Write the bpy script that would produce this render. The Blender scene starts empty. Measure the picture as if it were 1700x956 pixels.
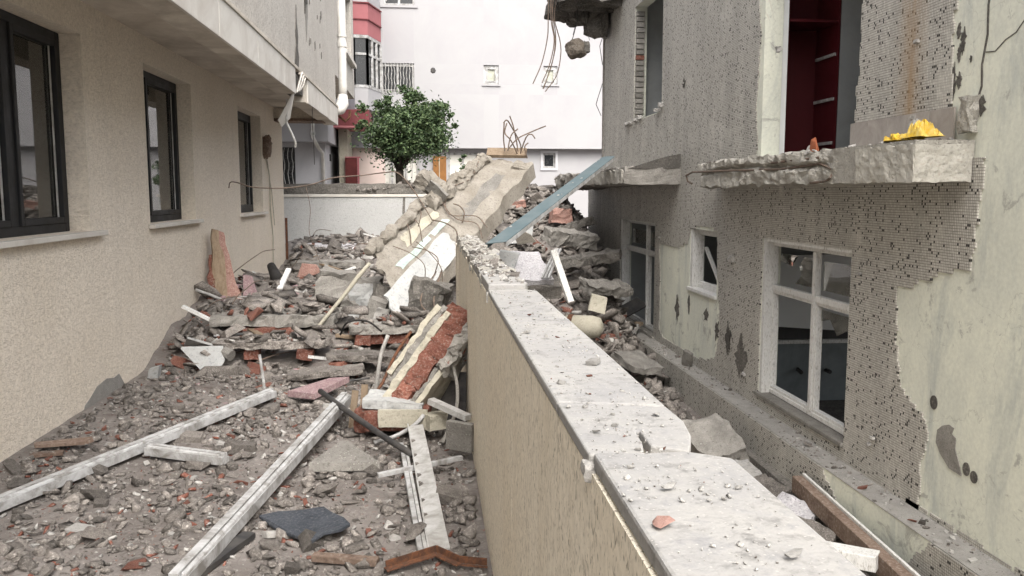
import bpy, bmesh, math, random
import numpy as np
from mathutils import Vector, Matrix, noise as mnoise

# ------------------------------------------------------------------ camera
scene = bpy.context.scene
COL = scene.collection
cam_data = bpy.data.cameras.new('camera')
cam = bpy.data.objects.new('camera', cam_data)
COL.objects.link(cam)
cam.location = (0, 0, 1.8)
PITCH, YAW = math.radians(6.439), math.radians(5.6345)
cam.rotation_euler = (math.pi / 2 - PITCH, 0, -YAW)
cam_data.sensor_width = 36.0
cam_data.lens = 36.0 * 1400 / 1700
cam_data.clip_start = 0.05
cam_data.clip_end = 2000
scene.camera = cam

# ------------------------------------------------------------------ sky and sun
SUN_EL, SUN_AZ = math.radians(50), math.radians(172)   # azimuth from +Y, clockwise: behind the camera
world = bpy.data.worlds.new('World')
scene.world = world
world.use_nodes = True
wn = world.node_tree
wn.nodes.clear()
sky = wn.nodes.new('ShaderNodeTexSky')
sky.sky_type = 'NISHITA'
sky.sun_disc = False
sky.sun_elevation = SUN_EL
sky.sun_rotation = SUN_AZ
sky.air_density = 1.0
sky.dust_density = 6.0
sky.ozone_density = 1.0
hsv = wn.nodes.new('ShaderNodeHueSaturation')
hsv.inputs['Saturation'].default_value = 0.38
bgn = wn.nodes.new('ShaderNodeBackground')
bgn.inputs['Strength'].default_value = 0.15
wo = wn.nodes.new('ShaderNodeOutputWorld')
wn.links.new(sky.outputs[0], hsv.inputs['Color'])
wn.links.new(hsv.outputs[0], bgn.inputs['Color'])
wn.links.new(bgn.outputs[0], wo.inputs['Surface'])
sun_data = bpy.data.lights.new('sun', 'SUN')
sun_data.energy = 1.3
sun_data.angle = math.radians(60)
sun_data.color = (1.0, 0.94, 0.84)
sun = bpy.data.objects.new('sun', sun_data)
COL.objects.link(sun)
sdir = Vector((math.sin(SUN_AZ) * math.cos(SUN_EL), math.cos(SUN_AZ) * math.cos(SUN_EL), math.sin(SUN_EL)))
sun.rotation_euler = sdir.to_track_quat('Z', 'Y').to_euler()
scene.view_settings.view_transform = 'Standard'
scene.view_settings.look = 'None'
scene.view_settings.gamma = 1.0
scene.view_settings.exposure = 1.33
scene.render.engine = 'CYCLES'
scene.cycles.max_bounces = 6

random.seed(11)
RNG = np.random.default_rng(11)

# ------------------------------------------------------------------ materials
MATS = {}
def nd(nt, t, props=None, **inp):
    n = nt.nodes.new(t)
    for k, v in (props or {}).items():
        setattr(n, k, v)
    for k, v in inp.items():
        key = int(k[1:]) if k[0] == 'i' and k[1:].isdigit() else k.replace('_', ' ')
        s = n.inputs[key]
        if isinstance(v, bpy.types.NodeSocket):
            nt.links.new(v, s)
        else:
            s.default_value = v
    return n
def m2(nt, op, a, b=0.0, c=None):
    n = nt.nodes.new('ShaderNodeMath'); n.operation = op
    for i, v in enumerate((a, b) if c is None else (a, b, c)):
        if isinstance(v, bpy.types.NodeSocket): nt.links.new(v, n.inputs[i])
        else: n.inputs[i].default_value = v
    return n.outputs[0]
def mixc(nt, fac, a, b, blend='MIX'):
    n = nt.nodes.new('ShaderNodeMix'); n.data_type = 'RGBA'; n.blend_type = blend
    for i, v in ((0, fac), (6, a), (7, b)):
        if isinstance(v, bpy.types.NodeSocket): nt.links.new(v, n.inputs[i])
        else: n.inputs[i].default_value = v if i == 0 else (*v[:3], 1)
    return n.outputs[2]
def ramp(nt, fac, stops):
    n = nt.nodes.new('ShaderNodeValToRGB'); e = n.color_ramp.elements
    while len(e) < len(stops): e.new(0.5)
    for el, (p, c) in zip(e, stops):
        el.position = p
        el.color = (c, c, c, 1) if not isinstance(c, tuple) else (*c, 1)
    nt.links.new(fac, n.inputs[0])
    return n.outputs[0]
def base(name, rough=0.85, spec=0.3):
    m = bpy.data.materials.new(name); m.use_nodes = True
    nt = m.node_tree; b = nt.nodes['Principled BSDF']
    b.inputs['Roughness'].default_value = rough
    b.inputs['Specular IOR Level'].default_value = spec
    MATS[name] = m
    return m, nt, b
def coords(nt, scale=(1, 1, 1), rand=False):
    tc = nd(nt, 'ShaderNodeTexCoord')
    src = tc.outputs['Object']
    if rand:
        oi = nd(nt, 'ShaderNodeObjectInfo')
        gi = nd(nt, 'ShaderNodeNewGeometry')
        off = m2(nt, 'MULTIPLY', m2(nt, 'ADD', oi.outputs['Random'], gi.outputs['Random Per Island']), 37.0)
        va = nd(nt, 'ShaderNodeVectorMath', {'operation': 'ADD'}, i0=src)
        cb = nd(nt, 'ShaderNodeCombineXYZ', X=off, Y=off, Z=off)
        nt.links.new(cb.outputs[0], va.inputs[1])
        src = va.outputs[0]
    mp = nd(nt, 'ShaderNodeMapping', Vector=src, Scale=scale)
    return mp.outputs[0]
def noise(nt, vec, scale, detail=4, rough=0.6, dist=0.0):
    return nd(nt, 'ShaderNodeTexNoise', Vector=vec, Scale=scale, Detail=detail, Roughness=rough, Distortion=dist).outputs[0]
def bump(nt, b, h, strength=0.5, dist=0.01, prev=None):
    n = nd(nt, 'ShaderNodeBump', Height=h, Strength=strength, Distance=dist)
    if prev is not None: nt.links.new(prev, n.inputs['Normal'])
    nt.links.new(n.outputs[0], b.inputs['Normal'])
    return n.outputs[0]
def rough_mat(name, c1, c2, c3=None, scale=6, rough=0.9, bs=60, bstr=0.6, bdist=0.01, rand=True, vary=0.25, stretch=(1, 1, 1), spec=0.25, speck=None):
    """stone / concrete / plaster: three tones over two noises, crevice shade painted into the pits, and a tone of its own for each piece"""
    m, nt, b = base(name, rough, spec)
    v = coords(nt, stretch, rand)
    n1 = noise(nt, v, scale, 6, 0.65, 0.4)
    n2 = noise(nt, v, scale * 7.3, 5, 0.7)
    c = mixc(nt, ramp(nt, n1, [(0.35, 0.0), (0.65, 1.0)]), c1, c2)
    if c3 is not None:
        c = mixc(nt, ramp(nt, n2, [(0.52, 0.0), (0.68, 1.0)]), c, c3)
    g = ramp(nt, n2, [(0.28, 0.50), (0.45, 0.92), (0.72, 1.12)])  # low spots darkened in the colour to imitate shade in crevices
    c = mixc(nt, 1.0, c, g, 'MULTIPLY')
    if rand and vary:
        oi = nd(nt, 'ShaderNodeObjectInfo'); gi = nd(nt, 'ShaderNodeNewGeometry')
        r = m2(nt, 'FRACT', m2(nt, 'ADD', oi.outputs['Random'], gi.outputs['Random Per Island']))
        k = m2(nt, 'MULTIPLY_ADD', r, 2 * vary, 1 - vary)
        cc = nd(nt, 'ShaderNodeCombineXYZ', X=k, Y=k, Z=k).outputs[0]
        c = mixc(nt, 1.0, c, cc, 'MULTIPLY')
    if speck:
        n3 = nd(nt, 'ShaderNodeTexVoronoi', Vector=v, Scale=speck[0]).outputs['Distance']
        c = mixc(nt, ramp(nt, n3, [(0.12, 1.0), (0.2, 0.0)]), c, speck[1])
    nt.links.new(c, b.inputs['Base Color'])
    p = bump(nt, b, n2, bstr, bdist)
    bump(nt, b, noise(nt, v, bs, 4, 0.7), bstr, bdist * 0.5, p)
    return m
def plain(name, col, rough=0.5, spec=0.4, metal=0.0, dirt=None, dscale=9, stretch=(1, 1, 1), bstr=0.15):
    m, nt, b = base(name, rough, spec)
    b.inputs['Metallic'].default_value = metal
    v = coords(nt, stretch, True)
    n1 = noise(nt, v, dscale, 6, 0.7, 0.5)
    dc = dirt if dirt else tuple(k * 0.7 for k in col)
    c = mixc(nt, ramp(nt, n1, [(0.40, 0.0), (0.64, 1.0)]), col, dc)
    nt.links.new(c, b.inputs['Base Color'])
    nt.links.new(ramp(nt, n1, [(0.3, rough), (0.8, min(1, rough + 0.3))]), b.inputs['Roughness'])
    bump(nt, b, noise(nt, v, dscale * 6), bstr, 0.004)
    return m

def stucco(name, c1, c2, pit=(60, 60, 60), bstr=0.8, dark=0.55, grime=None, th=(0.33, 0.46)):
    """rubbed render: short worm-shaped scratches in the surface"""
    m, nt, b = base(name, 0.93, 0.15)
    v = coords(nt)
    n1 = noise(nt, v, 0.7, 5, 0.6, 0.3)
    c = mixc(nt, ramp(nt, n1, [(0.35, 0.0), (0.65, 1.0)]), c1, c2)
    vs = coords(nt, pit)
    w = noise(nt, vs, 1.0, 2, 0.5, 1.6)
    wr = ramp(nt, w, [(th[0], 0.0), (th[1], 1.0)])
    c = mixc(nt, wr, tuple(k * dark for k in c1), c)
    if grime:
        n2 = noise(nt, coords(nt, (2.0, 2.0, 0.35)), 1.3, 6, 0.7, 0.2)
        c = mixc(nt, ramp(nt, n2, [(0.52, 0.0), (0.8, 0.75)]), c, grime)
    n3 = noise(nt, v, 35, 3, 0.6)
    c = mixc(nt, 1.0, c, ramp(nt, n3, [(0.3, 0.86), (0.7, 1.05)]), 'MULTIPLY')
    nt.links.new(c, b.inputs['Base Color'])
    p = bump(nt, b, wr, bstr, 0.006)
    bump(nt, b, n3, 0.5, 0.006, p)
    return m

def mosaic(name, pitch=0.021):
    m, nt, b = base(name, 0.45, 0.5)
    tc = nd(nt, 'ShaderNodeTexCoord')
    s = nd(nt, 'ShaderNodeSeparateXYZ', Vector=tc.outputs['Object'])
    # hand-set sheets: rows wander a little
    wob = noise(nt, tc.outputs['Object'], 1.1, 2, 0.5)
    wv = m2(nt, 'MULTIPLY', m2(nt, 'SUBTRACT', wob, 0.5), 0.02)
    u = m2(nt, 'DIVIDE', m2(nt, 'ADD', s.outputs['Y'], s.outputs['X']), pitch)
    w = m2(nt, 'DIVIDE', m2(nt, 'ADD', s.outputs['Z'], wv), pitch)
    cell = nd(nt, 'ShaderNodeCombineXYZ', X=m2(nt, 'FLOOR', u), Y=m2(nt, 'FLOOR', w), Z=0.0)
    wnn = nd(nt, 'ShaderNodeTexWhiteNoise', {'noise_dimensions': '2D'}, Vector=cell.outputs[0])
    r1 = wnn.outputs['Value']
    r2 = nd(nt, 'ShaderNodeSeparateColor', Color=wnn.outputs['Color']).outputs[1]
    tone = ramp(nt, r2, [(0.0, (0.43, 0.412, 0.372)), (0.5, (0.50, 0.482, 0.438)), (1.0, (0.58, 0.562, 0.515))])
    tile = mixc(nt, m2(nt, 'LESS_THAN', r1, 0.068), tone, (0.012, 0.010, 0.008))
    fu = m2(nt, 'ABSOLUTE', m2(nt, 'SUBTRACT', m2(nt, 'FRACT', u), 0.5))
    fw_ = m2(nt, 'ABSOLUTE', m2(nt, 'SUBTRACT', m2(nt, 'FRACT', w), 0.5))
    gr = m2(nt, 'GREATER_THAN', m2(nt, 'MAXIMUM', fu, fw_), 0.40)
    n1 = noise(nt, tc.outputs['Object'], 1.4, 6, 0.7, 0.5)
    grout = mixc(nt, ramp(nt, n1, [(0.30, 0.0), (0.46, 1.0)]), (0.46, 0.448, 0.415), (0.20, 0.19, 0.172))
    c = mixc(nt, gr, tile, grout)
    # grime runs down the wall; a rust run below the roof gutter
    st = nd(nt, 'ShaderNodeMapping', Vector=tc.outputs['Object'], Scale=(1, 3.0, 0.35)).outputs[0]
    n2 = noise(nt, st, 1.2, 6, 0.7)
    c = mixc(nt, 1.0, c, ramp(nt, n2, [(0.3, 0.78), (0.68, 1.08)]), 'MULTIPLY')
    yy = m2(nt, 'ABSOLUTE', m2(nt, 'SUBTRACT', s.outputs['Y'], 6.62))
    rz = m2(nt, 'GREATER_THAN', s.outputs['Z'], 2.3)
    rm = m2(nt, 'MULTIPLY', m2(nt, 'MULTIPLY', ramp(nt, yy, [(0.0, 1.0), (0.26, 0.0)]), rz), ramp(nt, n2, [(0.35, 0.1), (0.6, 0.8)]))
    c = mixc(nt, rm, c, (0.30, 0.19, 0.09))
    nt.links.new(c, b.inputs['Base Color'])
    nt.links.new(m2(nt, 'MULTIPLY_ADD', gr, 0.4, 0.5), b.inputs['Roughness'])
    bump(nt, b, m2(nt, 'SUBTRACT', m2(nt, 'MULTIPLY', r2, 0.3), gr), 0.5, 0.004)
    return m

def old_plaster(name):
    m, nt, b = base(name, 0.9, 0.2)
    v = coords(nt)
    n1 = noise(nt, coords(nt, (1, 1, 0.7)), 1.0, 7, 0.7, 0.6)
    c = mixc(nt, ramp(nt, n1, [(0.36, 0.0), (0.62, 1.0)]), (0.62, 0.635, 0.565), (0.75, 0.76, 0.655))
    n2 = noise(nt, coords(nt, (1, 1.6, 0.4)), 1.3, 8, 0.75, 0.8)
    c = mixc(nt, ramp(nt, n2, [(0.50, 0.0), (0.68, 0.85)]), c, (0.44, 0.47, 0.45))
    n3 = noise(nt, v, 3.2, 8, 0.75, 1.0)
    c = mixc(nt, ramp(nt, n3, [(0.575, 0.0), (0.64, 0.75)]), c, (0.36, 0.36, 0.33))
    n4 = noise(nt, coords(nt, (1, 1.3, 0.5)), 2.4, 8, 0.75, 1.2)
    c = mixc(nt, ramp(nt, n4, [(0.64, 0.0), (0.70, 0.55)]), c, (0.38, 0.27, 0.23))
    # hair cracks
    vo = nd(nt, 'ShaderNodeTexVoronoi', {'feature': 'DISTANCE_TO_EDGE'}, Vector=nd(nt, 'ShaderNodeVectorMath', {'operation': 'ADD'}, i0=v, i1=nd(nt, 'ShaderNodeTexNoise', Vector=v, Scale=2.2, Detail=5).outputs['Color']).outputs[0], Scale=0.85).outputs['Distance']
    c = mixc(nt, ramp(nt, vo, [(0.0, 0.28), (0.004, 0.0)]), c, (0.16, 0.15, 0.13))
    c = mixc(nt, 1.0, c, ramp(nt, noise(nt, v, 30, 4), [(0.3, 0.9), (0.7, 1.05)]), 'MULTIPLY')
    nt.links.new(c, b.inputs['Base Color'])
    p = bump(nt, b, n3, 0.25, 0.01)
    p = bump(nt, b, ramp(nt, vo, [(0.0, 0.0), (0.01, 1.0)]), 0.25, 0.003, p)
    bump(nt, b, noise(nt, v, 45, 4, 0.7), 0.35, 0.004, p)
    return m

def ground_mat(name):
    m, nt, b = base(name, 0.95, 0.15)
    v = coords(nt)
    n1 = noise(nt, v, 0.9, 6, 0.65, 0.4)
    n2 = noise(nt, v, 14, 6, 0.75)
    c = mixc(nt, ramp(nt, n1, [(0.38, 0.0), (0.62, 1.0)]), (0.155, 0.138, 0.127), (0.255, 0.233, 0.217))
    n5 = noise(nt, v, 1.7, 5, 0.7, 0.8)
    c = mixc(nt, ramp(nt, n5, [(0.60, 0.0), (0.70, 0.8)]), c, (0.075, 0.045, 0.038))
    c = mixc(nt, ramp(nt, n2, [(0.54, 0.0), (0.66, 0.8)]), c, (0.34, 0.32, 0.30))
    c = mixc(nt, ramp(nt, noise(nt, v, 23, 4, 0.7), [(0.62, 0.0), (0.68, 0.7)]), c, (0.25, 0.12, 0.085))
    vo = nd(nt, 'ShaderNodeTexVoronoi', {'feature': 'DISTANCE_TO_EDGE'}, Vector=v, Scale=9.0, Randomness=0.9).outputs['Distance']
    c = mixc(nt, ramp(nt, vo, [(0.0, 0.3), (0.04, 0.0)]), c, (0.09, 0.08, 0.075))
    nt.links.new(c, b.inputs['Base Color'])
    p = bump(nt, b, n2, 0.9, 0.02)
    bump(nt, b, noise(nt, v, 90, 4, 0.75), 0.8, 0.01, p)
    return m

def glass(name, tint=(0.85, 0.9, 0.9), dirt=0.12, refl=1.0):
    m = bpy.data.materials.new(name); m.use_nodes = True
    nt = m.node_tree; nt.nodes.clear()
    out = nd(nt, 'ShaderNodeOutputMaterial')
    fr = nd(nt, 'ShaderNodeFresnel', IOR=1.52)
    tr = nd(nt, 'ShaderNodeBsdfTransparent', Color=(*tint, 1))
    gl = nd(nt, 'ShaderNodeBsdfGlossy', Color=(0.9, 0.9, 0.9, 1), Roughness=0.02)
    df = nd(nt, 'ShaderNodeBsdfDiffuse', Color=(0.4, 0.39, 0.36, 1))
    n = noise(nt, coords(nt), 2.5, 6, 0.7)
    m1 = nd(nt, 'ShaderNodeMixShader', Fac=m2(nt, 'MULTIPLY', fr.outputs[0], 1.6 * refl)); nt.links.new(tr.outputs[0], m1.inputs[1]); nt.links.new(gl.outputs[0], m1.inputs[2])
    m3 = nd(nt, 'ShaderNodeMixShader', Fac=m2(nt, 'MULTIPLY', ramp(nt, n, [(0.3, 0.2), (0.75, 1.0)]), dirt)); nt.links.new(m1.outputs[0], m3.inputs[1]); nt.links.new(df.outputs[0], m3.inputs[2])
    nt.links.new(m3.outputs[0], out.inputs['Surface'])
    MATS[name] = m
    return m

stucco('cream_stucco', (0.77, 0.695, 0.59), (0.82, 0.75, 0.655), pit=(30, 30, 70), bstr=0.7, dark=0.88, th=(0.34, 0.5), grime=(0.66, 0.60, 0.52))
stucco('upper_stucco', (0.52, 0.49, 0.45), (0.60, 0.575, 0.53), pit=(40, 40, 40), bstr=1.0, dark=0.72, grime=(0.36, 0.33, 0.30))
stucco('wall_stucco', (0.82, 0.745, 0.61), (0.86, 0.80, 0.68), pit=(85, 85, 30), bstr=0.6, dark=0.52, grime=(0.66, 0.58, 0.45), th=(0.35, 0.42))
stucco('white_stucco', (0.46, 0.465, 0.46), (0.52, 0.525, 0.52), pit=(30, 30, 30), bstr=0.6, dark=0.8)
plain('white_render', (0.365, 0.365, 0.375), 0.9, 0.1, dirt=(0.34, 0.337, 0.352), dscale=0.4, bstr=0.05)
plain('grey_render', (0.52, 0.52, 0.54), 0.9, 0.1, dirt=(0.44, 0.44, 0.46), dscale=0.7, bstr=0.05)
plain('pink_render', (0.62, 0.52, 0.48), 0.9, 0.1, dscale=0.6, dirt=(0.55, 0.46, 0.43))
plain('rose_band', (0.34, 0.135, 0.145), 0.85, 0.15, dscale=1.2, dirt=(0.31, 0.12, 0.13))
plain('maroon', (0.17, 0.045, 0.05), 0.7, 0.3, dscale=2)
plain('fascia', (0.62, 0.60, 0.56), 0.75, 0.25, dirt=(0.50, 0.47, 0.43), dscale=1.6)
plain('soffit', (0.62, 0.575, 0.51), 0.9, 0.1, dirt=(0.40, 0.36, 0.31), dscale=1.2)
mosaic('mosaic')
old_plaster('old_plaster')
ground_mat('dirt')
rough_mat('concrete', (0.19, 0.18, 0.165), (0.29, 0.278, 0.256), (0.12, 0.112, 0.10), 6, bstr=0.9, speck=(45, (0.36, 0.345, 0.32)))
rough_mat('dark_concrete', (0.085, 0.08, 0.073), (0.145, 0.135, 0.122), (0.20, 0.188, 0.17), 5, bstr=0.9)
rough_mat('tan_concrete', (0.21, 0.19, 0.16), (0.29, 0.27, 0.238), (0.13, 0.115, 0.096), 4, bstr=0.6, vary=0.08)
rough_mat('broken_concrete', (0.42, 0.40, 0.36), (0.55, 0.53, 0.48), (0.26, 0.24, 0.21), 7, bs=45, bstr=1.0, bdist=0.03, vary=0.06)
rough_mat('rubble_grey', (0.118, 0.106, 0.096), (0.235, 0.214, 0.195), (0.35, 0.325, 0.30), 9, bs=90, bstr=0.9, vary=0.45)
rough_mat('rubble_white', (0.34, 0.33, 0.312), (0.44, 0.428, 0.408), (0.25, 0.242, 0.228), 9, bs=90, bstr=0.5, vary=0.2)
rough_mat('brick', (0.15, 0.058, 0.042), (0.215, 0.09, 0.065), (0.25, 0.205, 0.18), 8, bs=70, bstr=0.7, vary=0.25, stretch=(1, 1, 1))
rough_mat('tile_pink', (0.28, 0.155, 0.125), (0.34, 0.21, 0.18), (0.36, 0.28, 0.25), 8, bs=80, bstr=0.3, vary=0.2)
rough_mat('tile_mauve', (0.26, 0.17, 0.18), (0.32, 0.22, 0.225), (0.36, 0.33, 0.31), 8, bs=80, bstr=0.3, vary=0.15)
rough_mat('coping', (0.265, 0.263, 0.262), (0.355, 0.346, 0.327), (0.22, 0.219, 0.22), 2.6, bs=60, bstr=0.35, vary=0.04, rough=0.75, speck=(85, (0.37, 0.36, 0.342)))
rough_mat('cream_plaster', (0.36, 0.34, 0.275), (0.43, 0.405, 0.335), (0.29, 0.27, 0.225), 5, bs=60, bstr=0.3, vary=0.05)
rough_mat('white_plaster', (0.34, 0.35, 0.35), (0.41, 0.415, 0.41), (0.26, 0.255, 0.245), 3, bs=60, bstr=0.25, vary=0.05)
rough_mat('mint_plaster', (0.36, 0.45, 0.42), (0.42, 0.50, 0.47), (0.33, 0.35, 0.33), 5, bs=60, bstr=0.25, vary=0.05)
rough_mat('terrazzo', (0.42, 0.41, 0.43), (0.52, 0.51, 0.53), (0.62, 0.61, 0.62), 6, bs=60, bstr=0.2, vary=0.1, speck=(26, (0.14, 0.13, 0.14)))
rough_mat('old_wood', (0.21, 0.155, 0.105), (0.30, 0.235, 0.17), (0.15, 0.11, 0.08), 5, bs=50, bstr=0.6, vary=0.3, stretch=(6, 6, 0.6))
rough_mat('plank_brown', (0.13, 0.09, 0.07), (0.19, 0.14, 0.11), (0.24, 0.20, 0.17), 5, bs=50, bstr=0.4, vary=0.2)
rough_mat('asphalt_sheet', (0.045, 0.052, 0.065), (0.075, 0.083, 0.098), (0.11, 0.115, 0.125), 9, bs=200, bstr=0.9, vary=0.05)
rough_mat('flaking_paint', (0.66, 0.66, 0.645), (0.74, 0.74, 0.725), (0.30, 0.285, 0.26), 2.2, bs=40, bstr=0.45, vary=0.08, stretch=(3, 3, 0.8), rough=0.7)
plain('pvc', (0.45, 0.455, 0.46), 0.4, 0.4, dirt=(0.19, 0.182, 0.17), dscale=7, bstr=0.1)
plain('pvc_dark', (0.009, 0.010, 0.013), 0.45, 0.35, dirt=(0.018, 0.018, 0.018), dscale=5)
plain('aluminium', (0.55, 0.55, 0.54), 0.5, 0.5, metal=0.25, dirt=(0.33, 0.32, 0.30), dscale=8)
plain('steel_blue', (0.075, 0.11, 0.122), 0.6, 0.3, metal=0.0, dirt=(0.12, 0.15, 0.16), dscale=5)
plain('rust', (0.075, 0.042, 0.03), 0.9, 0.2, dirt=(0.17, 0.075, 0.04), dscale=30, bstr=0.5)
plain('rebar', (0.10, 0.083, 0.07), 0.8, 0.3, dirt=(0.18, 0.13, 0.10), dscale=25, bstr=0.5)
plain('bark', (0.035, 0.030, 0.024), 0.95, 0.1, dirt=(0.07, 0.06, 0.05), dscale=14, bstr=0.8)
plain('curtain', (0.66, 0.61, 0.48), 0.95, 0.05, dscale=1.5, dirt=(0.38, 0.35, 0.28))
plain('net_curtain', (0.74, 0.73, 0.68), 0.95, 0.05, dscale=1.5, dirt=(0.55, 0.54, 0.50))
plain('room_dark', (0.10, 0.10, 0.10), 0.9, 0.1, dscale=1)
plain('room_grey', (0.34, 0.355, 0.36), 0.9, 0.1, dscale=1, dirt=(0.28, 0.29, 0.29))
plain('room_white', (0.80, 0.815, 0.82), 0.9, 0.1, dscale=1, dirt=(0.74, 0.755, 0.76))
plain('room_teal', (0.24, 0.27, 0.28), 0.5, 0.4, dscale=1.2)
plain('wardrobe_red', (0.075, 0.007, 0.010), 0.4, 0.4, dscale=1.0, dirt=(0.065, 0.006, 0.009))
plain('wood_door', (0.26, 0.115, 0.03), 0.5, 0.4, dscale=3)
plain('red_door', (0.10, 0.014, 0.013), 0.5, 0.4, dscale=3)
plain('black_board', (0.018, 0.018, 0.020), 0.45, 0.5, dscale=5, dirt=(0.07, 0.065, 0.06))
rough_mat('brown_concrete', (0.10, 0.085, 0.07), (0.16, 0.135, 0.11), (0.20, 0.185, 0.17), 6, bstr=0.8)
rough_mat('slab_paint', (0.40, 0.385, 0.345), (0.47, 0.455, 0.41), (0.30, 0.275, 0.24), 4, bs=50, bstr=0.6, vary=0.0)
rough_mat('ledge_dust', (0.27, 0.26, 0.245), (0.34, 0.33, 0.31), (0.21, 0.20, 0.19), 7, bs=90, bstr=0.8, vary=0.0)
plain('cable', (0.03, 0.028, 0.027), 0.7, 0.3)
plain('bag_yellow', (0.62, 0.39, 0.02), 0.45, 0.4, dirt=(0.62, 0.50, 0.17), dscale=12)
plain('orange_shard', (0.42, 0.14, 0.07), 0.8, 0.2)
plain('skirting', (0.40, 0.365, 0.335), 0.5, 0.4, dscale=3)
plain('pipe_white', (0.64, 0.635, 0.61), 0.5, 0.4, dirt=(0.52, 0.50, 0.46), dscale=3)
plain('glass_dark', (0.02, 0.022, 0.025), 0.12, 0.6)
plain('frosted', (0.42, 0.43, 0.36), 0.5, 0.4)
glass('pane', (0.92, 0.94, 0.92), 0.05, 0.85)
glass('dirty_pane', (0.62, 0.66, 0.65), 0.3, 0.8)
def leaf_mat():
    m, nt, b = base('leaf', 0.55, 0.4)
    gi = nd(nt, 'ShaderNodeNewGeometry')
    c = ramp(nt, gi.outputs['Random Per Island'], [(0.0, (0.030, 0.054, 0.023)), (0.5, (0.055, 0.095, 0.038)), (1.0, (0.11, 0.155, 0.066))])
    nt.links.new(c, b.inputs['Base Color'])
leaf_mat()

# ------------------------------------------------------------------ mesh helpers
class MB:
    def __init__(s): s.v = []; s.f = []
    def add(s, vs, fs):
        o = len(s.v); s.v += [tuple(p) for p in vs]; s.f += [tuple(i + o for i in f) for f in fs]
        return s
    def box(s, a, b, mat=None):
        x0, y0, z0 = (min(a[i], b[i]) for i in range(3)); x1, y1, z1 = (max(a[i], b[i]) for i in range(3))
        vs = [(x0, y0, z0), (x1, y0, z0), (x1, y1, z0), (x0, y1, z0), (x0, y0, z1), (x1, y0, z1), (x1, y1, z1), (x0, y1, z1)]
        if mat is not None: vs = [mat @ Vector(p) for p in vs]
        return s.add(vs, [(0, 3, 2, 1), (4, 5, 6, 7), (0, 1, 5, 4), (1, 2, 6, 5), (2, 3, 7, 6), (3, 0, 4, 7)])
    def quad(s, a, b, c, d): return s.add([a, b, c, d], [(0, 1, 2, 3)])
    def prism(s, poly, ext):
        """flat polygon (list of 3-D points) pushed along ext"""
        e = Vector(ext); n = len(poly); p0 = [Vector(p) for p in poly]
        nrm = Vector((0, 0, 0))
        for i in range(n):
            nrm += p0[i].cross(p0[(i + 1) % n])
        if nrm.dot(e) > 0: p0.reverse()
        vs = p0 + [p + e for p in p0]
        fs = [tuple(range(n)), tuple(range(2 * n - 1, n - 1, -1))]
        for i in range(n):
            j = (i + 1) % n
            fs.append((j, i, n + i, n + j))
        return s.add(vs, fs)
    def tube(s, pts, r, n=6, cap=True):
        pts = [Vector(p) for p in pts]; rs = r if isinstance(r, (list, tuple)) else [r] * len(pts)
        vs = []; fs = []
        up = None
        for i, p in enumerate(pts):
            t = (pts[min(i + 1, len(pts) - 1)] - pts[max(i - 1, 0)]).normalized()
            if up is None: up = t.orthogonal().normalized()
            up = (up - t * up.dot(t))
            up = up.normalized() if up.length > 1e-4 else t.orthogonal().normalized()
            w = t.cross(up)
            for k in range(n):
                a = 2 * math.pi * k / n
                vs.append(p + (up * math.cos(a) + w * math.sin(a)) * rs[i])
        for i in range(len(pts) - 1):
            for k in range(n):
                l = (k + 1) % n
                fs.append((i * n + k, i * n + l, (i + 1) * n + l, (i + 1) * n + k))
        if cap:
            fs.append(tuple(range(n - 1, -1, -1))); fs.append(tuple((len(pts) - 1) * n + k for k in range(n)))
        return s.add(vs, fs)
    def rough(s, amp, freq, seed=0):
        s.v = [tuple(Vector(p) + (mnoise.noise_vector(Vector(p) * freq + Vector((seed, 0, 0))) + 0.5 * mnoise.noise_vector(Vector(p) * freq * 2.3)) * amp) for p in s.v]
        return s
    def mesh(s, name):
        me = bpy.data.meshes.new(name); me.from_pydata(s.v, [], s.f); me.update()
        return me
    def build(s, name, mat, parent=None, bevel=0.0, smooth=False):
        return mkobj(name, s.mesh(name), mat, parent, bevel, smooth)

def mkobj(name, me, mat, parent=None, bevel=0.0, smooth=False):
    o = bpy.data.objects.new(name, me); COL.objects.link(o)
    if mat: me.materials.append(MATS[mat])
    if parent is not None:
        o.parent = parent
        o.matrix_parent_inverse = Matrix.Translation(-root_loc(parent)) if '_w' in parent else Matrix()
    if bevel:
        bv = o.modifiers.new('bevel', 'BEVEL'); bv.width = bevel; bv.segments = 2; bv.limit_method = 'ANGLE'
    if smooth:
        for p in me.polygons: p.use_smooth = True
    return o
ROOTS = {}
def root_loc(o): return ROOTS.get(o.name, Vector((0, 0, 0)))
def part(mb, name, mat, parent, bevel=0.0, smooth=False):
    """part of a thing; its mesh is written in world coordinates"""
    o = bpy.data.objects.new(name, mb.mesh(name) if isinstance(mb, MB) else mb); COL.objects.link(o)
    o.data.materials.append(MATS[mat])
    o.parent = parent
    top = parent
    while top.parent: top = top.parent
    o.matrix_parent_inverse = Matrix.Translation(-ROOTS[top.name]) if parent is top else Matrix()
    if bevel:
        bv = o.modifiers.new('bevel', 'BEVEL'); bv.width = bevel; bv.segments = 2; bv.limit_method = 'ANGLE'
    if smooth:
        for p in o.data.polygons: p.use_smooth = True
    return o
def tag(o, label, cat, group=None):
    o['label'] = label; o['category'] = cat
    if group: o['group'] = group
    return o
def thing(name, label, cat, loc, group=None):
    o = bpy.data.objects.new(name, None); COL.objects.link(o); o.location = loc
    ROOTS[o.name] = Vector(loc)
    o.empty_display_size = 0.1
    return tag(o, label, cat, group)
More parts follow.
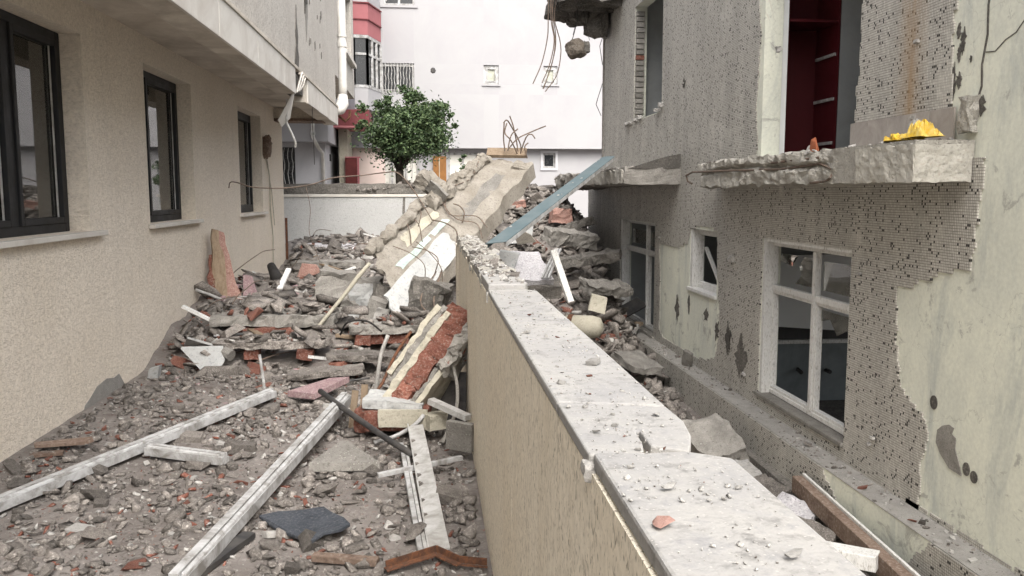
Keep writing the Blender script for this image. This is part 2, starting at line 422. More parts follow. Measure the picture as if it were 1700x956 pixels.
def solo(mb, name, mat, label, cat, group=None, bevel=0.0, smooth=False):
    """a thing that is one mesh; the origin goes to the base of its bounds"""
    me = mb.mesh(name) if isinstance(mb, MB) else mb
    co = np.empty(len(me.vertices) * 3); me.vertices.foreach_get('co', co); co = co.reshape(-1, 3)
    c = Vector(((co[:, 0].min() + co[:, 0].max()) / 2, (co[:, 1].min() + co[:, 1].max()) / 2, co[:, 2].min()))
    me.transform(Matrix.Translation(-c))
    o = mkobj(name, me, mat, None, bevel, smooth); o.location = c
    return tag(o, label, cat, group)
def structure(mb, name, mat, smooth=False):
    o = mkobj(name, mb.mesh(name) if isinstance(mb, MB) else mb, mat, None, 0, smooth); o['kind'] = 'structure'
    return o

def rough_block(nx, ny, nz, size, amp, freq, seed, keep=None, taper=None, aniso=(1, 1, 1)):
    """subdivided box with broken, uneven faces; keep(p) gives 0..1 how much a point may move"""
    bm = bmesh.new()
    idx = {}
    def vert(i, j, k):
        if (i, j, k) not in idx:
            p = Vector(((i / nx - 0.5) * size[0], (j / ny - 0.5) * size[1], (k / nz - 0.5) * size[2]))
            q = p.copy()
            n = mnoise.noise_vector(q * freq + Vector((seed * 7.1, seed * 3.3, seed))) + 0.5 * mnoise.noise_vector(q * freq * 2.7 + Vector((seed, 9, seed * 2.0)))
            w = keep(p) if keep else 1.0
            n = Vector((n.x * aniso[0], n.y * aniso[1], n.z * aniso[2]))
            p = p + n * amp * w
            if taper: p = taper(p)
            idx[(i, j, k)] = bm.verts.new(p)
        return idx[(i, j, k)]
    for (n1, n2, n3, f) in ((nx, ny, nz, lambda a, b, c: (a, b, c)), (nx, nz, ny, lambda a, b, c: (a, c, b)), (ny, nz, nx, lambda a, b, c: (c, a, b))):
        for c in (0, n3):
            for a in range(n1):
                for b in range(n2):
                    try: bm.faces.new([vert(*f(a, b, c)), vert(*f(a + 1, b, c)), vert(*f(a + 1, b + 1, c)), vert(*f(a, b + 1, c))])
                    except ValueError: pass
    bmesh.ops.recalc_face_normals(bm, faces=bm.faces)
    me = bpy.data.meshes.new('block'); bm.to_mesh(me); bm.free()
    return me
def hull(points, name='chunk'):
    bm = bmesh.new()
    for p in points: bm.verts.new(p)
    r = bmesh.ops.convex_hull(bm, input=bm.verts)
    bmesh.ops.delete(bm, geom=[g for g in set(r['geom_interior'] + r['geom_unused']) if isinstance(g, bmesh.types.BMVert)], context='VERTS')
    bmesh.ops.triangulate(bm, faces=bm.faces)
    bmesh.ops.recalc_face_normals(bm, faces=bm.faces)
    me = bpy.data.meshes.new(name); bm.to_mesh(me); bm.free()
    return me
def frame_matrix(o, x, z):
    """matrix with local x along x, local z close to z, origin o"""
    x = Vector(x).normalized(); z = Vector(z); y = z.cross(x).normalized(); z = x.cross(y)
    return Matrix(((x.x, y.x, z.x, o[0]), (x.y, y.y, z.y, o[1]), (x.z, y.z, z.z, o[2]), (0, 0, 0, 1)))
def bar(p, q, w, h, up=(0, 0, 1), mb=None):
    """bar of width w and height h from p to q"""
    p = Vector(p); q = Vector(q); M = frame_matrix(p, q - p, up)
    return (mb or MB()).box((0, -w / 2, -h / 2), ((q - p).length, w / 2, h / 2), M)
def wall_x(mb, X, face, y0, y1, z0, z1, holes, depth):
    """wall face in the plane X facing +X or -X (face = +1 / -1), openings with reveals going back by depth"""
    ys = sorted({y0, y1, *[h[0] for h in holes], *[h[1] for h in holes]}); zs = sorted({z0, z1, *[h[2] for h in holes], *[h[3] for h in holes]})
    ys = [y for y in ys if y0 <= y <= y1]; zs = [z for z in zs if z0 <= z <= z1]
    for a, b in zip(ys, ys[1:]):
        for c, d in zip(zs, zs[1:]):
            ym, zm = (a + b) / 2, (c + d) / 2
            if any(h[0] < ym < h[1] and h[2] < zm < h[3] for h in holes): continue
            q = [(X, a, c), (X, b, c), (X, b, d), (X, a, d)]
            mb.quad(*(q if face > 0 else q[::-1]))
    Xb = X - face * depth
    for (a, b, c, d) in holes:
        for p, q in (((a, c), (a, d)), ((b, d), (b, c)), ((a, d), (b, d)), ((b, c), (a, c))):
            f = [(X, p[0], p[1]), (X, q[0], q[1]), (Xb, q[0], q[1]), (Xb, p[0], p[1])]
            mb.quad(*(f if face < 0 else f[::-1]))
    return mb
def wall_y(mb, Y, x0, x1, z0, z1, holes, depth):
    """wall face in the plane Y facing -Y"""
    xs = sorted({x0, x1, *[h[0] for h in holes], *[h[1] for h in holes]}); zs = sorted({z0, z1, *[h[2] for h in holes], *[h[3] for h in holes]})
    for a, b in zip(xs, xs[1:]):
        for c, d in zip(zs, zs[1:]):
            xm, zm = (a + b) / 2, (c + d) / 2
            if any(h[0] < xm < h[1] and h[2] < zm < h[3] for h in holes): continue
            mb.quad((a, Y, c), (b, Y, c), (b, Y, d), (a, Y, d))
    for (a, b, c, d) in holes:
        for p, q in (((a, c), (a, d)), ((b, d), (b, c)), ((a, d), (b, d)), ((b, c), (a, c))):
            mb.quad((p[0], Y, p[1]), (p[0], Y + depth, p[1]), (q[0], Y + depth, q[1]), (q[0], Y, q[1]))
    return mb
def sm(a, b, t):
    t = min(1, max(0, (t - a) / (b - a))); return t * t * (3 - 2 * t)

def curve(pts, k=5):
    """smooth path through the points"""
    P = [Vector(p) for p in pts]; P = [P[0] * 2 - P[1]] + P + [P[-1] * 2 - P[-2]]; out = []
    for a, b, c, d in zip(P, P[1:], P[2:], P[3:]):
        for i in range(k):
            t = i / k; out.append(0.5 * ((2 * b) + (c - a) * t + (2 * a - 5 * b + 4 * c - d) * t * t + (3 * b - a - 3 * c + d) * t ** 3))
    return out + [P[-2]]

# ------------------------------------------------------------------ ground
def h_alley(x, y):
    h = 0.30 * sm(8.5, 9.7, y) + 0.14 * sm(9.7, 11.5, y) - 0.18 * sm(12.5, 14.5, y) + 0.42 * sm(15, 20, y)
    h += 0.10 * sm(-2.2, -2.9, x) * sm(9.5, 11, y) * (1 - sm(13, 15, y))
    return h
def h_yard(x, y):
    h = -1.28 + 0.30 * sm(8.5, 12.5, y) * (1 - 0.6 * sm(3.2, 3.6, x)) + 1.35 * sm(12.5, 15.5, y) * sm(4.4, 2.8, x) + 1.45 * sm(15.2, 20, y) * (0.55 + 0.45 * sm(0.4, 1.4, x))
    h -= 0.9 * sm(21.5, 24.5, y)
    return h
def h_ground(x, y):
    w = 0.03 + 0.9 * sm(8.95, 11.5, y)
    return h_alley(x, y) + (h_yard(x, y) - h_alley(x, y)) * sm(0.40, 0.40 + w, x)
def terrain():
    xs = np.concatenate([np.linspace(-3.2, 0.37, 66), np.linspace(0.40, 0.46, 3), np.linspace(0.5, 3.75, 44), np.linspace(3.85, 7.5, 20)])
    ys = np.concatenate([np.linspace(-8, 3.0, 30), np.linspace(3.05, 13, 180), np.linspace(13.08, 24.5, 130)])
    mb = MB()
    for y in ys:
        for x in xs:
            rub = sm(8.3, 9.5, y) if x < 0.4 else 0.6
            a = 0.012 + 0.05 * rub
            n = mnoise.noise(Vector((x * 2.1, y * 2.1, 3))) * a + mnoise.noise(Vector((x * 6, y * 6, 8))) * a * 0.6
            z = h_ground(x, y) + n
            if x > 3.8 and y < 20.45: z = min(z, -1.1)
            mb.v.append((x, y, z))
    nx = len(xs)
    for j in range(len(ys) - 1):
        for i in range(nx - 1):
            mb.f.append((j * nx + i, j * nx + i + 1, (j + 1) * nx + i + 1, (j + 1) * nx + i))
    structure(mb, 'rubble_ground', 'dirt', smooth=True)
terrain()
structure(MB().quad((-400, -400, -1.6), (400, -400, -1.6), (400, 400, -1.6), (-400, 400, -1.6)), 'ground', 'dirt')
structure(MB().box((-14, 21.2, -0.4), (16, 60, 0.35)), 'rear_yard_ground', 'dirt')

# ------------------------------------------------------------------ left building
def left_building():
    T = thing('apartment_building', 'cream stucco apartment building with dark framed windows and overhanging upper floor', 'building', (-2.88, 8, 0))
    L, D = -2.88, -3.05
    holes = [(5.35, 7.555, 1.475, 3.12), (9.12, 10.86, 1.475, 3.12), (13.42, 15.2, 1.475, 3.12), (0.6, 2.8, 1.475, 3.12)]
    mb = wall_x(MB(), L, 1, -6, 17.35, -0.3, 3.40, holes, 0.19)
    mb.quad((L, 17.35, -0.3), (-9, 17.35, -0.3), (-9, 17.35, 3.4), (L, 17.35, 3.4))
    mb.quad((-9, -6, -0.3), (L, -6, -0.3), (L, -6, 3.4), (-9, -6, 3.4))
    part(mb, 'wall', 'cream_stucco', T)
    part(MB().quad((-5, -6, -0.2), (-5, 17.3, -0.2), (-5, 17.3, 3.4), (-5, -6, 3.4)).quad((-5, -6, 0.6), (-3.1, -6, 0.6), (-3.1, 17.3, 0.6), (-5, 17.3, 0.6)), 'room', 'room_dark', T)
    # windows
    for wi, (a, b, c, d) in enumerate(holes):
        fr = MB(); x0, x1 = D - 0.07, D
        t = 0.075
        fr.box((x0, a, c), (x1, a + t, d)).box((x0, b - t, c), (x1, b, d)).box((x0, a + t, c), (x1, b - t, c + t)).box((x0, a + t, d - t), (x1, b - t, d))
        w = part(fr, 'window', 'pvc_dark', T, bevel=0.006)
        mid = {0: 6.62, 1: 9.62, 2: 13.95, 3: 1.7}[wi]
        part(MB().box((x0 + 0.005, mid - 0.06, c + t), (x1 - 0.004, mid + 0.06, d - t)), 'mullion', 'pvc_dark', w, bevel=0.006)
        for (p, q) in ((a + t, mid - 0.06), (mid + 0.06, b - t)):
            s = MB(); u = 0.05
            s.box((x0 + 0.015, p, c + t), (x1 + 0.012, p + u, d - t)).box((x0 + 0.015, q - u, c + t), (x1 + 0.012, q, d - t)).box((x0 + 0.015, p + u, c + t), (x1 + 0.012, q - u, c + t + u)).box((x0 + 0.015, p + u, d - t - u), (x1 + 0.012, q - u, d - t))
            if wi == 0 or q > mid: part(s, 'sash', 'pvc_dark', w, bevel=0.004)
            part(MB().box((D - 0.045, p + u, c + t + u), (D - 0.039, q - u, d - t - u)), 'pane', 'pane', w)
            part(MB().box((D - 0.03, q - u - 0.035, c + t + u), (D - 0.025, q - u - 0.008, d - t - u)), 'spacer', 'aluminium', w)
        # sill
        part(MB().box((D, a - 0.001, 1.431), (L - 0.001, b + 0.001, 1.474)).box((L - 0.001, a - 0.06, 1.431), (L + 0.065, b + 0.12 + 0.1 * (wi == 0), 1.474)), 'sill', 'fascia', T, bevel=0.005)
        # curtain hung in folds behind the glass
        def fold(y0, y1, X, mat, amp, k, nm):
            cm = MB(); n = 60
            for i in range(n + 1):
                y = y0 + (y1 - y0) * i / n
                x = X + amp * math.sin(k * y) + amp * 0.5 * math.sin(k * 2.3 * y + 1)
                cm.v += [(x, y, 1.3), (x, y, 3.25)]
            cm.f = [(2 * i, 2 * i + 2, 2 * i + 3, 2 * i + 1) for i in range(n)]
            part(cm, nm, mat, T, smooth=True)
        if wi == 0:
            fold(6.98, 7.62, -3.17, 'curtain', 0.03, 22, 'curtain'); fold(5.3, 5.9, -3.17, 'curtain', 0.03, 24, 'curtain')
            fold(5.2, 7.8, -3.24, 'net_curtain', 0.008, 35, 'net_curtain')
        else:
            fold(a - 0.1, b + 0.1, -3.19, 'net_curtain', 0.01, 30, 'net_curtain')
            fold(a + 0.5, a + 0.75, -3.16, 'curtain', 0.02, 40, 'curtain')
    # overhang: soffit, edge beam, cladding panels
    part(MB().box((L - 0.3, -6, 3.40), (-2.07, 17.5, 3.46)), 'soffit', 'soffit', T)
    part(MB().box((-2.07, -6, 3.163), (-1.83, 12.15, 3.50)).box((-2.07, 13.25, 3.163), (-1.83, 17.6, 3.50)), 'edge_beam', 'soffit', T)
    part(MB().box((-2.06, 12.15, 3.25), (-1.87, 13.25, 3.50)), 'exposed_beam', 'dark_concrete', T)
    ys = [-6, -4.1, -2.4, -0.7, 1.0, 2.7, 4.4, 6.1, 7.8, 9.5, 11.15, 12.1]
    for a, b in zip(ys, ys[1:]):
        part(MB().box((-1.83, a + 0.006, 3.158), (-1.80, b - 0.006, 3.505)), 'fascia_panel', 'fascia', T, bevel=0.004)
    for i, (a, b) in enumerate(((13.3, 14.6), (14.6, 16.0), (16.0, 17.6))):
        part(MB().prism([(-1.80, a + 0.006, 3.150 - 0.0 * i), (-1.80, b - 0.006, 3.158), (-1.80, b - 0.006, 3.505), (-1.80, a + 0.006, 3.505)], (-0.03, 0, 0)), 'fascia_panel', 'fascia', T, bevel=0.004)
    part(MB().box((-1.86, -6, 3.506), (-1.785, 12.5, 3.545)).box((-1.86, 12.75, 3.506), (-1.785, 17.6, 3.545)), 'drip_strip', 'soffit', T, bevel=0.004)
    # loose strips torn from the cladding
    part(MB().prism([(-1.86, 12.12, 3.17), (-1.86, 12.3, 3.19), (-1.95, 12.42, 2.85), (-2.05, 12.3, 2.72), (-2.06, 12.1, 2.80)], (0.012, -0.01, 0)), 'hanging_panel', 'fascia', T)
    part(MB().tube([(-1.95, 12.25, 3.1), (-1.97, 12.3, 2.78), (-1.9, 12.32, 2.62), (-1.86, 12.34, 2.50), (-1.87, 12.34, 2.44)], 0.016, 6), 'hanging_strap', 'aluminium', T)
    for k, (y, z) in enumerate(((12.3, 3.50), (12.45, 3.48), (12.6, 3.46))):
        part(MB().tube([(-1.79, y + 0.35, z + 0.02), (-1.80, y + 0.2, z - 0.10), (-1.82, y, z - 0.30 + 0.05 * k)], 0.014, 5), 'torn_strip', 'fascia', T)
    part(MB().tube([(-1.82, 13.9, 3.16), (-1.83, 13.92, 2.9), (-1.82, 13.95, 2.5), (-1.81, 13.9, 2.25)], 0.006, 5), 'wire', 'cable', T)
    # upper wall and its window sill
    up = wall_x(MB(), -1.84, 1, -6, 17.6, 3.545, 8.2, [(14.6, 17.1, 6.0, 7.6), (8.5, 11, 6.0, 7.6)], 0.15)
    up.quad((-1.84, 17.6, 3.3), (-9, 17.6, 3.3), (-9, 17.6, 8.2), (-1.84, 17.6, 8.2)).quad((-9, -6, 3.46), (-1.84, -6, 3.46), (-1.84, -6, 8.2), (-9, -6, 8.2)).quad((-9, -6, 8.2), (-1.84, -6, 8.2), (-1.84, 17.6, 8.2), (-9, 17.6, 8.2))
    up.quad((-9, -6, 3.46), (-9, 17.6, 3.46), (-9, 17.6, 8.2), (-9, -6, 8.2))
    part(up, 'upper_wall', 'upper_stucco', T)
    for a, b in ((14.6, 17.1), (8.5, 11)):
        part(MB().box((-2.1, a, 6.0), (-1.99, b, 7.6)), 'pane', 'glass_dark', T)
        part(MB().box((-2.0, a - 0.1, 5.93), (-1.72, b + 0.12, 5.995)), 'sill', 'fascia', T, bevel=0.006)
    # broken patch and crack in the upper stucco: shallow, ragged spalls
    rr = random.Random(4)
    def spall(pts, seed, mat='dark_concrete', t=0.012):
        part(MB().prism([(-1.842, y, z) for y, z in pts], (t, 0, 0)), 'spalled_patch', mat, T)
    spall([(12.30, 3.56), (12.62, 3.57), (12.70, 3.74), (12.60, 3.86), (12.66, 4.02), (12.57, 4.22), (12.55, 4.45), (12.49, 4.24), (12.42, 4.08), (12.46, 3.9), (12.36, 3.74)], 1)
    spall([(12.52, 4.52), (12.57, 4.70), (12.55, 5.0), (12.50, 4.75)], 2)
    spall([(13.55, 4.1), (13.75, 4.5), (13.8, 4.85), (14.3, 5.1), (14.2, 5.75), (13.6, 5.9), (13.35, 5.5), (13.5, 5.1), (13.4, 4.8)], 3, 'concrete', 0.008)
    spall([(13.42, 4.5), (13.5, 4.65), (13.7, 4.7), (13.62, 4.85), (13.75, 5.0), (13.6, 5.15), (13.5, 5.4), (13.3, 5.6), (13.25, 5.2), (13.38, 4.95)], 4, t=0.02)
    for k in range(14):
        y = rr.uniform(13.5, 15.6); z = rr.uniform(4.0, 5.4); s = rr.uniform(0.03, 0.09)
        spall([(y, z), (y + s, z + s * 0.6), (y + s * 0.9, z + s * 2), (y + s * 0.2, z + s * 1.6)], k)
    # stub beam at the corner and old fixing on the wall
    part(MB().box((L, 16.55, 3.20), (-2.02, 17.0, 3.39)), 'corner_beam', 'cream_stucco', T)
    part(MB().box((-2.88, 16.5, 3.145), (-1.98, 17.02, 3.199)), 'beam_board', 'plank_brown', T)
    me = rough_block(5, 5, 5, (0.10, 0.30, 0.34), 0.07, 9, 3)
    me.transform(Matrix.Translation((-2.84, 15.45, 2.6)))
    o = part(me, 'broken_fixing', 'plank_brown', T)
    part(MB().tube([(-2.86, 15.5, 2.5), (-2.85, 15.7, 2.1), (-2.86, 15.75, 1.5), (-2.855, 15.9, 1.0), (-2.86, 15.9, 0.5)], 0.012, 5), 'loose_cable', 'cream_plaster', T)
    part(MB().tube([(-2.855, 15.3, 2.5), (-2.85, 15.62, 2.2), (-2.86, 15.95, 1.8), (-2.855, 16.1, 1.2)], 0.008, 5), 'loose_cable', 'cream_plaster', T)
    part(MB().box((-2.87, 17.34, 0.2), (-2.83, 17.40, 1.3)), 'corner_pipe', 'rust', T)
    # bare patch at the foot of the wall
    part(MB().prism([(-2.882, 7.15, -0.05), (-2.882, 7.22, 0.03), (-2.882, 7.35, 0.07), (-2.882, 7.5, 0.13), (-2.882, 7.72, 0.15), (-2.882, 7.9, 0.12), (-2.882, 8.02, 0.13), (-2.882, 8.2, -0.05)], (0.006, 0, 0)), 'bare_patch', 'ledge_dust', T)
    # rain pipe
    p = MB().tube([(-1.72, 17.9, 9), (-1.72, 17.9, 3.95), (-1.72, 17.9, 3.75)], 0.085, 14)
    pp = part(p, 'rain_pipe', 'pipe_white', T, smooth=True)
    part(MB().tube([(-1.72, 17.9, 4.75), (-1.72, 17.9, 4.85)], 0.1, 14), 'pipe_collar', 'pipe_white', pp)
    part(MB().tube([(-1.72, 17.9, 4.95), (-1.72, 17.9, 5.0)], 0.1, 14), 'pipe_collar', 'pipe_white', pp)
    part(MB().tube([(-1.72, 17.9, 3.8), (-1.73, 17.88, 3.62), (-1.78, 17.8, 3.50), (-1.86, 17.7, 3.45)], [0.09, 0.13, 0.12, 0.09], 12), 'pipe_elbow', 'pipe_white', pp, smooth=True)
    part(MB().tube([(-1.85, 18.1, 3.4), (-1.7, 18.1, 3.28), (-1.62, 18.1, 3.36), (-1.60, 18.1, 3.5)], 0.03, 6), 'pipe_stub', 'rust', pp)
left_building()

# ------------------------------------------------------------------ buildings at the end
def end_buildings():
    # the long white block across the end of the alley
    T = thing('white_apartment_block', 'long white apartment block closing off the end of the alley', 'building', (3, 28, 0.3))
    Y = 28.0
    holes = [(-1.475, -0.41, 4.99, 5.95), (1.838, 2.328, 5.31, 5.93), (3.80, 4.26, 5.33, 5.93), (-1.36, -0.37, 7.75, 9.0)]
    w = wall_y(MB(), Y, -1.75, 16, 3.28, 15, holes, 0.16)
    w.quad((-1.75, Y, 3.28), (-1.75, Y, 15), (-1.75, Y + 12, 15), (-1.75, Y + 12, 3.28))
    w.quad((-9, Y, 15), (16, Y, 15), (16, Y + 12, 15), (-9, Y + 12, 15)).quad((16, Y, -0.4), (16, Y + 12, -0.4), (16, Y + 12, 15), (16, Y, 15))
    part(w, 'wall', 'white_render', T)
    part(MB().quad((-9, Y, 3.28), (-9, 30.5, 3.28), (16, 30.5, 3.28), (16, Y, 3.28)), 'soffit', 'grey_render', T)
    part(MB().box((-9, Y - 0.02, 3.25), (16, Y + 0.1, 3.30)), 'drip_edge', 'white_render', T)
    gh = [(0.66, 1.66, 2.2, 3.12), (3.83, 4.25, 2.63, 3.12), (-1.62, -0.3, 0.4, 3.05)]
    g = wall_y(MB(), 28.3, -9, 16, -0.4, 3.28, gh, 0.14)
    part(g, 'ground_floor_wall', 'white_render', T)
    def win(a, b, c, d, yy, mull=1, pane='glass_dark', t=0.07):
        f = MB().box((a, yy + 0.05, c), (a + t, yy + 0.12, d)).box((b - t, yy + 0.05, c), (b, yy + 0.12, d)).box((a + t, yy + 0.05, c), (b - t, yy + 0.12, c + t)).box((a + t, yy + 0.05, d - t), (b - t, yy + 0.12, d))
        for k in range(1, mull + 1):
            m = a + (b - a) * k / (mull + 1); f.box((m - t / 2, yy + 0.055, c + t), (m + t / 2, yy + 0.115, d - t))
        o = part(f, 'window', 'pvc', T)
        part(MB().box((a + t, yy + 0.08, c + t), (b - t, yy + 0.09, d - t)), 'pane', pane, o)
        return o
    def grille(o, a, b, c, d, yy, n):
        for k in range(n):
            x = a + (b - a) * (k + 0.5) / n
            pts = [(x + 0.015 * math.sin(i * 1.9 + k), yy - 0.03, c + (d - c) * i / 8) for i in range(9)]
            part(MB().tube(pts, 0.011, 5), 'grille_bar', 'aluminium', o)
        for z in (c + 0.1, d - 0.1): part(MB().tube([(a, yy - 0.03, z), (b, yy - 0.03, z)], 0.01, 5), 'grille_rail', 'aluminium', o)
    o = win(*holes[0], Y, 1); grille(o, *holes[0], Y, 11)
    for h in holes[1:3]:
        o = win(*h, Y, 0, 'frosted', 0.09)
        part(MB().box((h[0] + 0.09, Y + 0.03, h[2] + 0.09), (h[1] - 0.09, Y + 0.07, h[2] + 0.13)).box((h[0] + 0.09, Y + 0.03, h[3] - 0.13), (h[1] - 0.09, Y + 0.07, h[3] - 0.09)).box((h[0] + 0.09, Y + 0.03, h[2] + 0.13), (h[0] + 0.13, Y + 0.07, h[3] - 0.13)).box((h[1] - 0.13, Y + 0.03, h[2] + 0.13), (h[1] - 0.09, Y + 0.07, h[3] - 0.13)), 'sash', 'pvc', o)
        part(MB().box((h[0] - 0.06, Y - 0.04, h[2] - 0.05), (h[1] + 0.06, Y + 0.05, h[2])), 'sill', 'white_render', T)
    win(*holes[3], Y, 1)
    part(MB().box((-1.46, Y - 0.04, 7.68), (-0.27, Y + 0.05, 7.75)), 'sill', 'white_render', T)
    win(*gh[0], 28.3, 1, 'net_curtain'); o = win(*gh[1], 28.3, 0, 'glass_dark', 0.06)
    for a_, b_, c_, d_ in ((3.75, 3.83, 2.55, 3.20), (4.25, 4.33, 2.55, 3.20), (3.83, 4.25, 2.55, 2.63), (3.83, 4.25, 3.12, 3.20)): part(MB().box((a_, 28.26, c_), (b_, 28.305, d_)), 'surround', 'grey_render', T)
    o = win(*gh[2], 28.3, 2, 'net_curtain'); grille(o, *gh[2], 28.3, 9)
    d = part(MB().box((0.17, 28.22, 0.3), (0.60, 28.298, 3.0)), 'door', 'wood_door', T)
    part(MB().box((0.36, 28.205, 0.5), (0.385, 28.219, 2.95)), 'door_panel', 'cream_plaster', d)
    bm = hull([(0.199 + 0.09 * math.cos(a) * f, Y - 0.02 * (f < 1), 5.73 + 0.10 * math.sin(a) * f) for a in [i * 0.9 for i in range(7)] for f in (1, 0.7)] + [(0.2, Y + 0.02, 5.73)])
    part(bm, 'wall_hole', 'black_board', T)
    # the bay with rose bands
    B = thing('bay_window_block', 'white block with glazed bay window and rose coloured bands beyond the rain pipe', 'building', (-2.4, 27, 0.3))
    out = [(-2.75, 27.9), (-2.36, 26.9), (-2.20, 26.62), (-1.80, 26.70), (-1.47, 27.98)]
    def ring(mb, z0, z1, off=0.0):
        P = [(x + off * (1 if x > -1.9 else -0.3), y - off) for x, y in out]
        for (a, b), (c, d) in zip(P, P[1:]): mb.quad((a, b, z0), (c, d, z0), (c, d, z1), (a, b, z1))
        n = len(P); mb.add([(x, y, z1) for x, y in P], [tuple(range(n))]); mb.add([(x, y, z0) for x, y in P], [tuple(range(n - 1, -1, -1))])
        return mb
    part(ring(MB(), 4.35, 5.0, 0.0), 'bay_base', 'white_render', B)
    part(ring(MB(), 6.58, 7.02, 0.015), 'rose_band', 'rose_band', B)
    part(ring(MB(), 7.05, 7.50, 0.03), 'rose_band', 'rose_band', B)
    part(ring(MB(), 7.02, 7.05, 0.05), 'band_edge', 'maroon', B)
    part(ring(MB(), 7.50, 7.54, 0.06), 'band_edge', 'maroon', B)
    part(ring(MB(), 7.54, 8.1, 0.0), 'parapet', 'white_render', B)
    fr = part(ring(MB(), 5.0, 5.09, 0.012), 'frame_rail', 'pvc', B)
    part(ring(MB(), 5.98, 6.05, 0.012), 'frame_rail', 'pvc', B); part(ring(MB(), 6.48, 6.575, 0.012), 'frame_rail', 'pvc', B)
    part(ring(MB(), 5.02, 6.55, -0.03), 'glazing', 'glass_dark', B)
    for (a, b), (c, d) in zip(out, out[1:]):
        n = 1 if abs(c - a) + abs(d - b) < 0.6 else 3
        for k in range(n + 1):
            t = k / n; x, y = a + (c - a) * t, b + (d - b) * t
            part(MB().box((x - 0.035, y - 0.035, 5.09), (x + 0.035, y + 0.035, 6.48)), 'mullion', 'pvc', B)
    part(MB().quad((-4.5, 28.05, 3.3), (-1.5, 28.05, 3.3), (-1.5, 28.05, 15), (-4.5, 28.05, 15)), 'wall', 'white_render', B)
    for k in range(5):
        x = -2.2 + 0.12 * k
        part(MB().tube([(x, 26.6, 8.1), (x, 26.6, 9.0)], 0.012, 5), 'railing_bar', 'pvc', B)
    part(MB().tube([(-1.75, 26.5, 8.3), (-1.45, 26.5, 7.75), (-1.2, 26.5, 7.55), (-1.15, 26.5, 8.4)], 0.02, 6).tube([(-1.62, 26.5, 8.0), (-1.2, 26.5, 7.95)], 0.015, 6), 'dish_arm', 'aluminium', B)
    part(MB().box((-2.95, 26.0, 3.80), (-1.75, 27.6, 4.28)), 'canopy', 'maroon', B, bevel=0.01)
    part(MB().box((-2.98, 25.96, 3.74), (-1.70, 27.6, 3.797)), 'canopy_edge', 'rose_band', B)
    # low wing on the left behind the rear wall
    W = thing('low_white_wing', 'pale wing with overhanging upper floor seen past the cream building corner', 'building', (-6, 26, 0.3))
    part(MB().box((-9, 24.5, 3.24), (-2.80, 28.0, 4.6)), 'upper_floor', 'white_render', W)
    gw = wall_y(MB(), 25.4, -9, -2.98, 0.0, 3.24, [(-4.6, -3.86, 1.9, 3.12)], 0.12)
    gw.quad((-2.98, 25.4, 0), (-2.98, 28.3, 0), (-2.98, 28.3, 3.24), (-2.98, 25.4, 3.24))
    part(gw, 'wall', 'grey_render', W)
    wo_ = part(MB().box((-4.6, 25.46, 1.9), (-3.86, 25.5, 3.12)), 'window', 'glass_dark', W)
    for k in range(6):
        x = -4.53 + 0.12 * k
        part(MB().tube([(x + 0.02 * math.sin(i * 1.7), 25.37, 1.92 + 1.18 * i / 8) for i in range(9)], 0.012, 5), 'grille_bar', 'aluminium', wo_)
    part(MB().box((-4.7, 25.33, 1.83), (-3.8, 25.42, 1.90)), 'sill', 'fascia', W)
    dp = part(MB().tube([(-3.20, 24.42, 4.1), (-3.20, 24.42, 3.35), (-3.10, 24.6, 3.10), (-3.05, 25.28, 2.95), (-3.05, 25.30, 0.4)], 0.05, 10), 'rain_pipe', 'pipe_white', W, smooth=True)
    part(MB().tube([(-3.20, 24.42, 3.42), (-3.20, 24.42, 3.5)], 0.07, 10), 'pipe_collar', 'aluminium', dp)
    part(MB().box((-2.86, 25.3, 2.72), (-2.82, 25.36, 2.92)), 'wall_lamp', 'cable', W)
    part(MB().box((-2.72, 26.6, 0.3), (-2.45, 29.1, 3.74)), 'pillar', 'cream_plaster', W)
    part(MB().box((-2.44, 28.2, 0.3), (-1.4, 28.26, 3.74)), 'porch_wall', 'pink_render', W)
    rd = part(MB().box((-2.52, 26.40, 0.5), (-2.16, 26.5, 2.86)), 'door', 'red_door', W)
    part(MB().box((-2.15, 26.38, 0.5), (-2.10, 26.52, 2.86)).box((-2.52, 26.38, 2.862), (-2.06, 26.52, 2.90)), 'door_frame', 'rose_band', rd)
    # the wall piece right behind the rain pipe
    C = thing('cream_side_block', 'narrow pale wall with small window right behind the white rain pipe', 'building', (-2.4, 21, 0.3))
    part(wall_x(MB(), -2.02, 1, 18.6, 24.3, 4.40, 11, [(21.2, 23.6, 5.25, 6.9)], 0.15).quad((-2.02, 24.3, 4.4), (-5, 24.3, 4.4), (-5, 24.3, 11), (-2.02, 24.3, 11)).quad((-5, 18.6, 4.4), (-2.02, 18.6, 4.4), (-2.02, 18.6, 11), (-5, 18.6, 11)), 'wall', 'upper_stucco', C)
    part(MB().quad((-5, 18.6, 4.4), (-5, 24.3, 4.4), (-2.02, 24.3, 4.4), (-2.02, 18.6, 4.4)), 'soffit', 'soffit', C)
    part(MB().box((-2.3, 21.2, 5.25), (-2.17, 23.6, 6.9)), 'pane', 'glass_dark', C)
    part(MB().box((-2.15, 21.05, 5.15), (-1.90, 23.75, 5.245)), 'sill', 'fascia', C)
end_buildings()

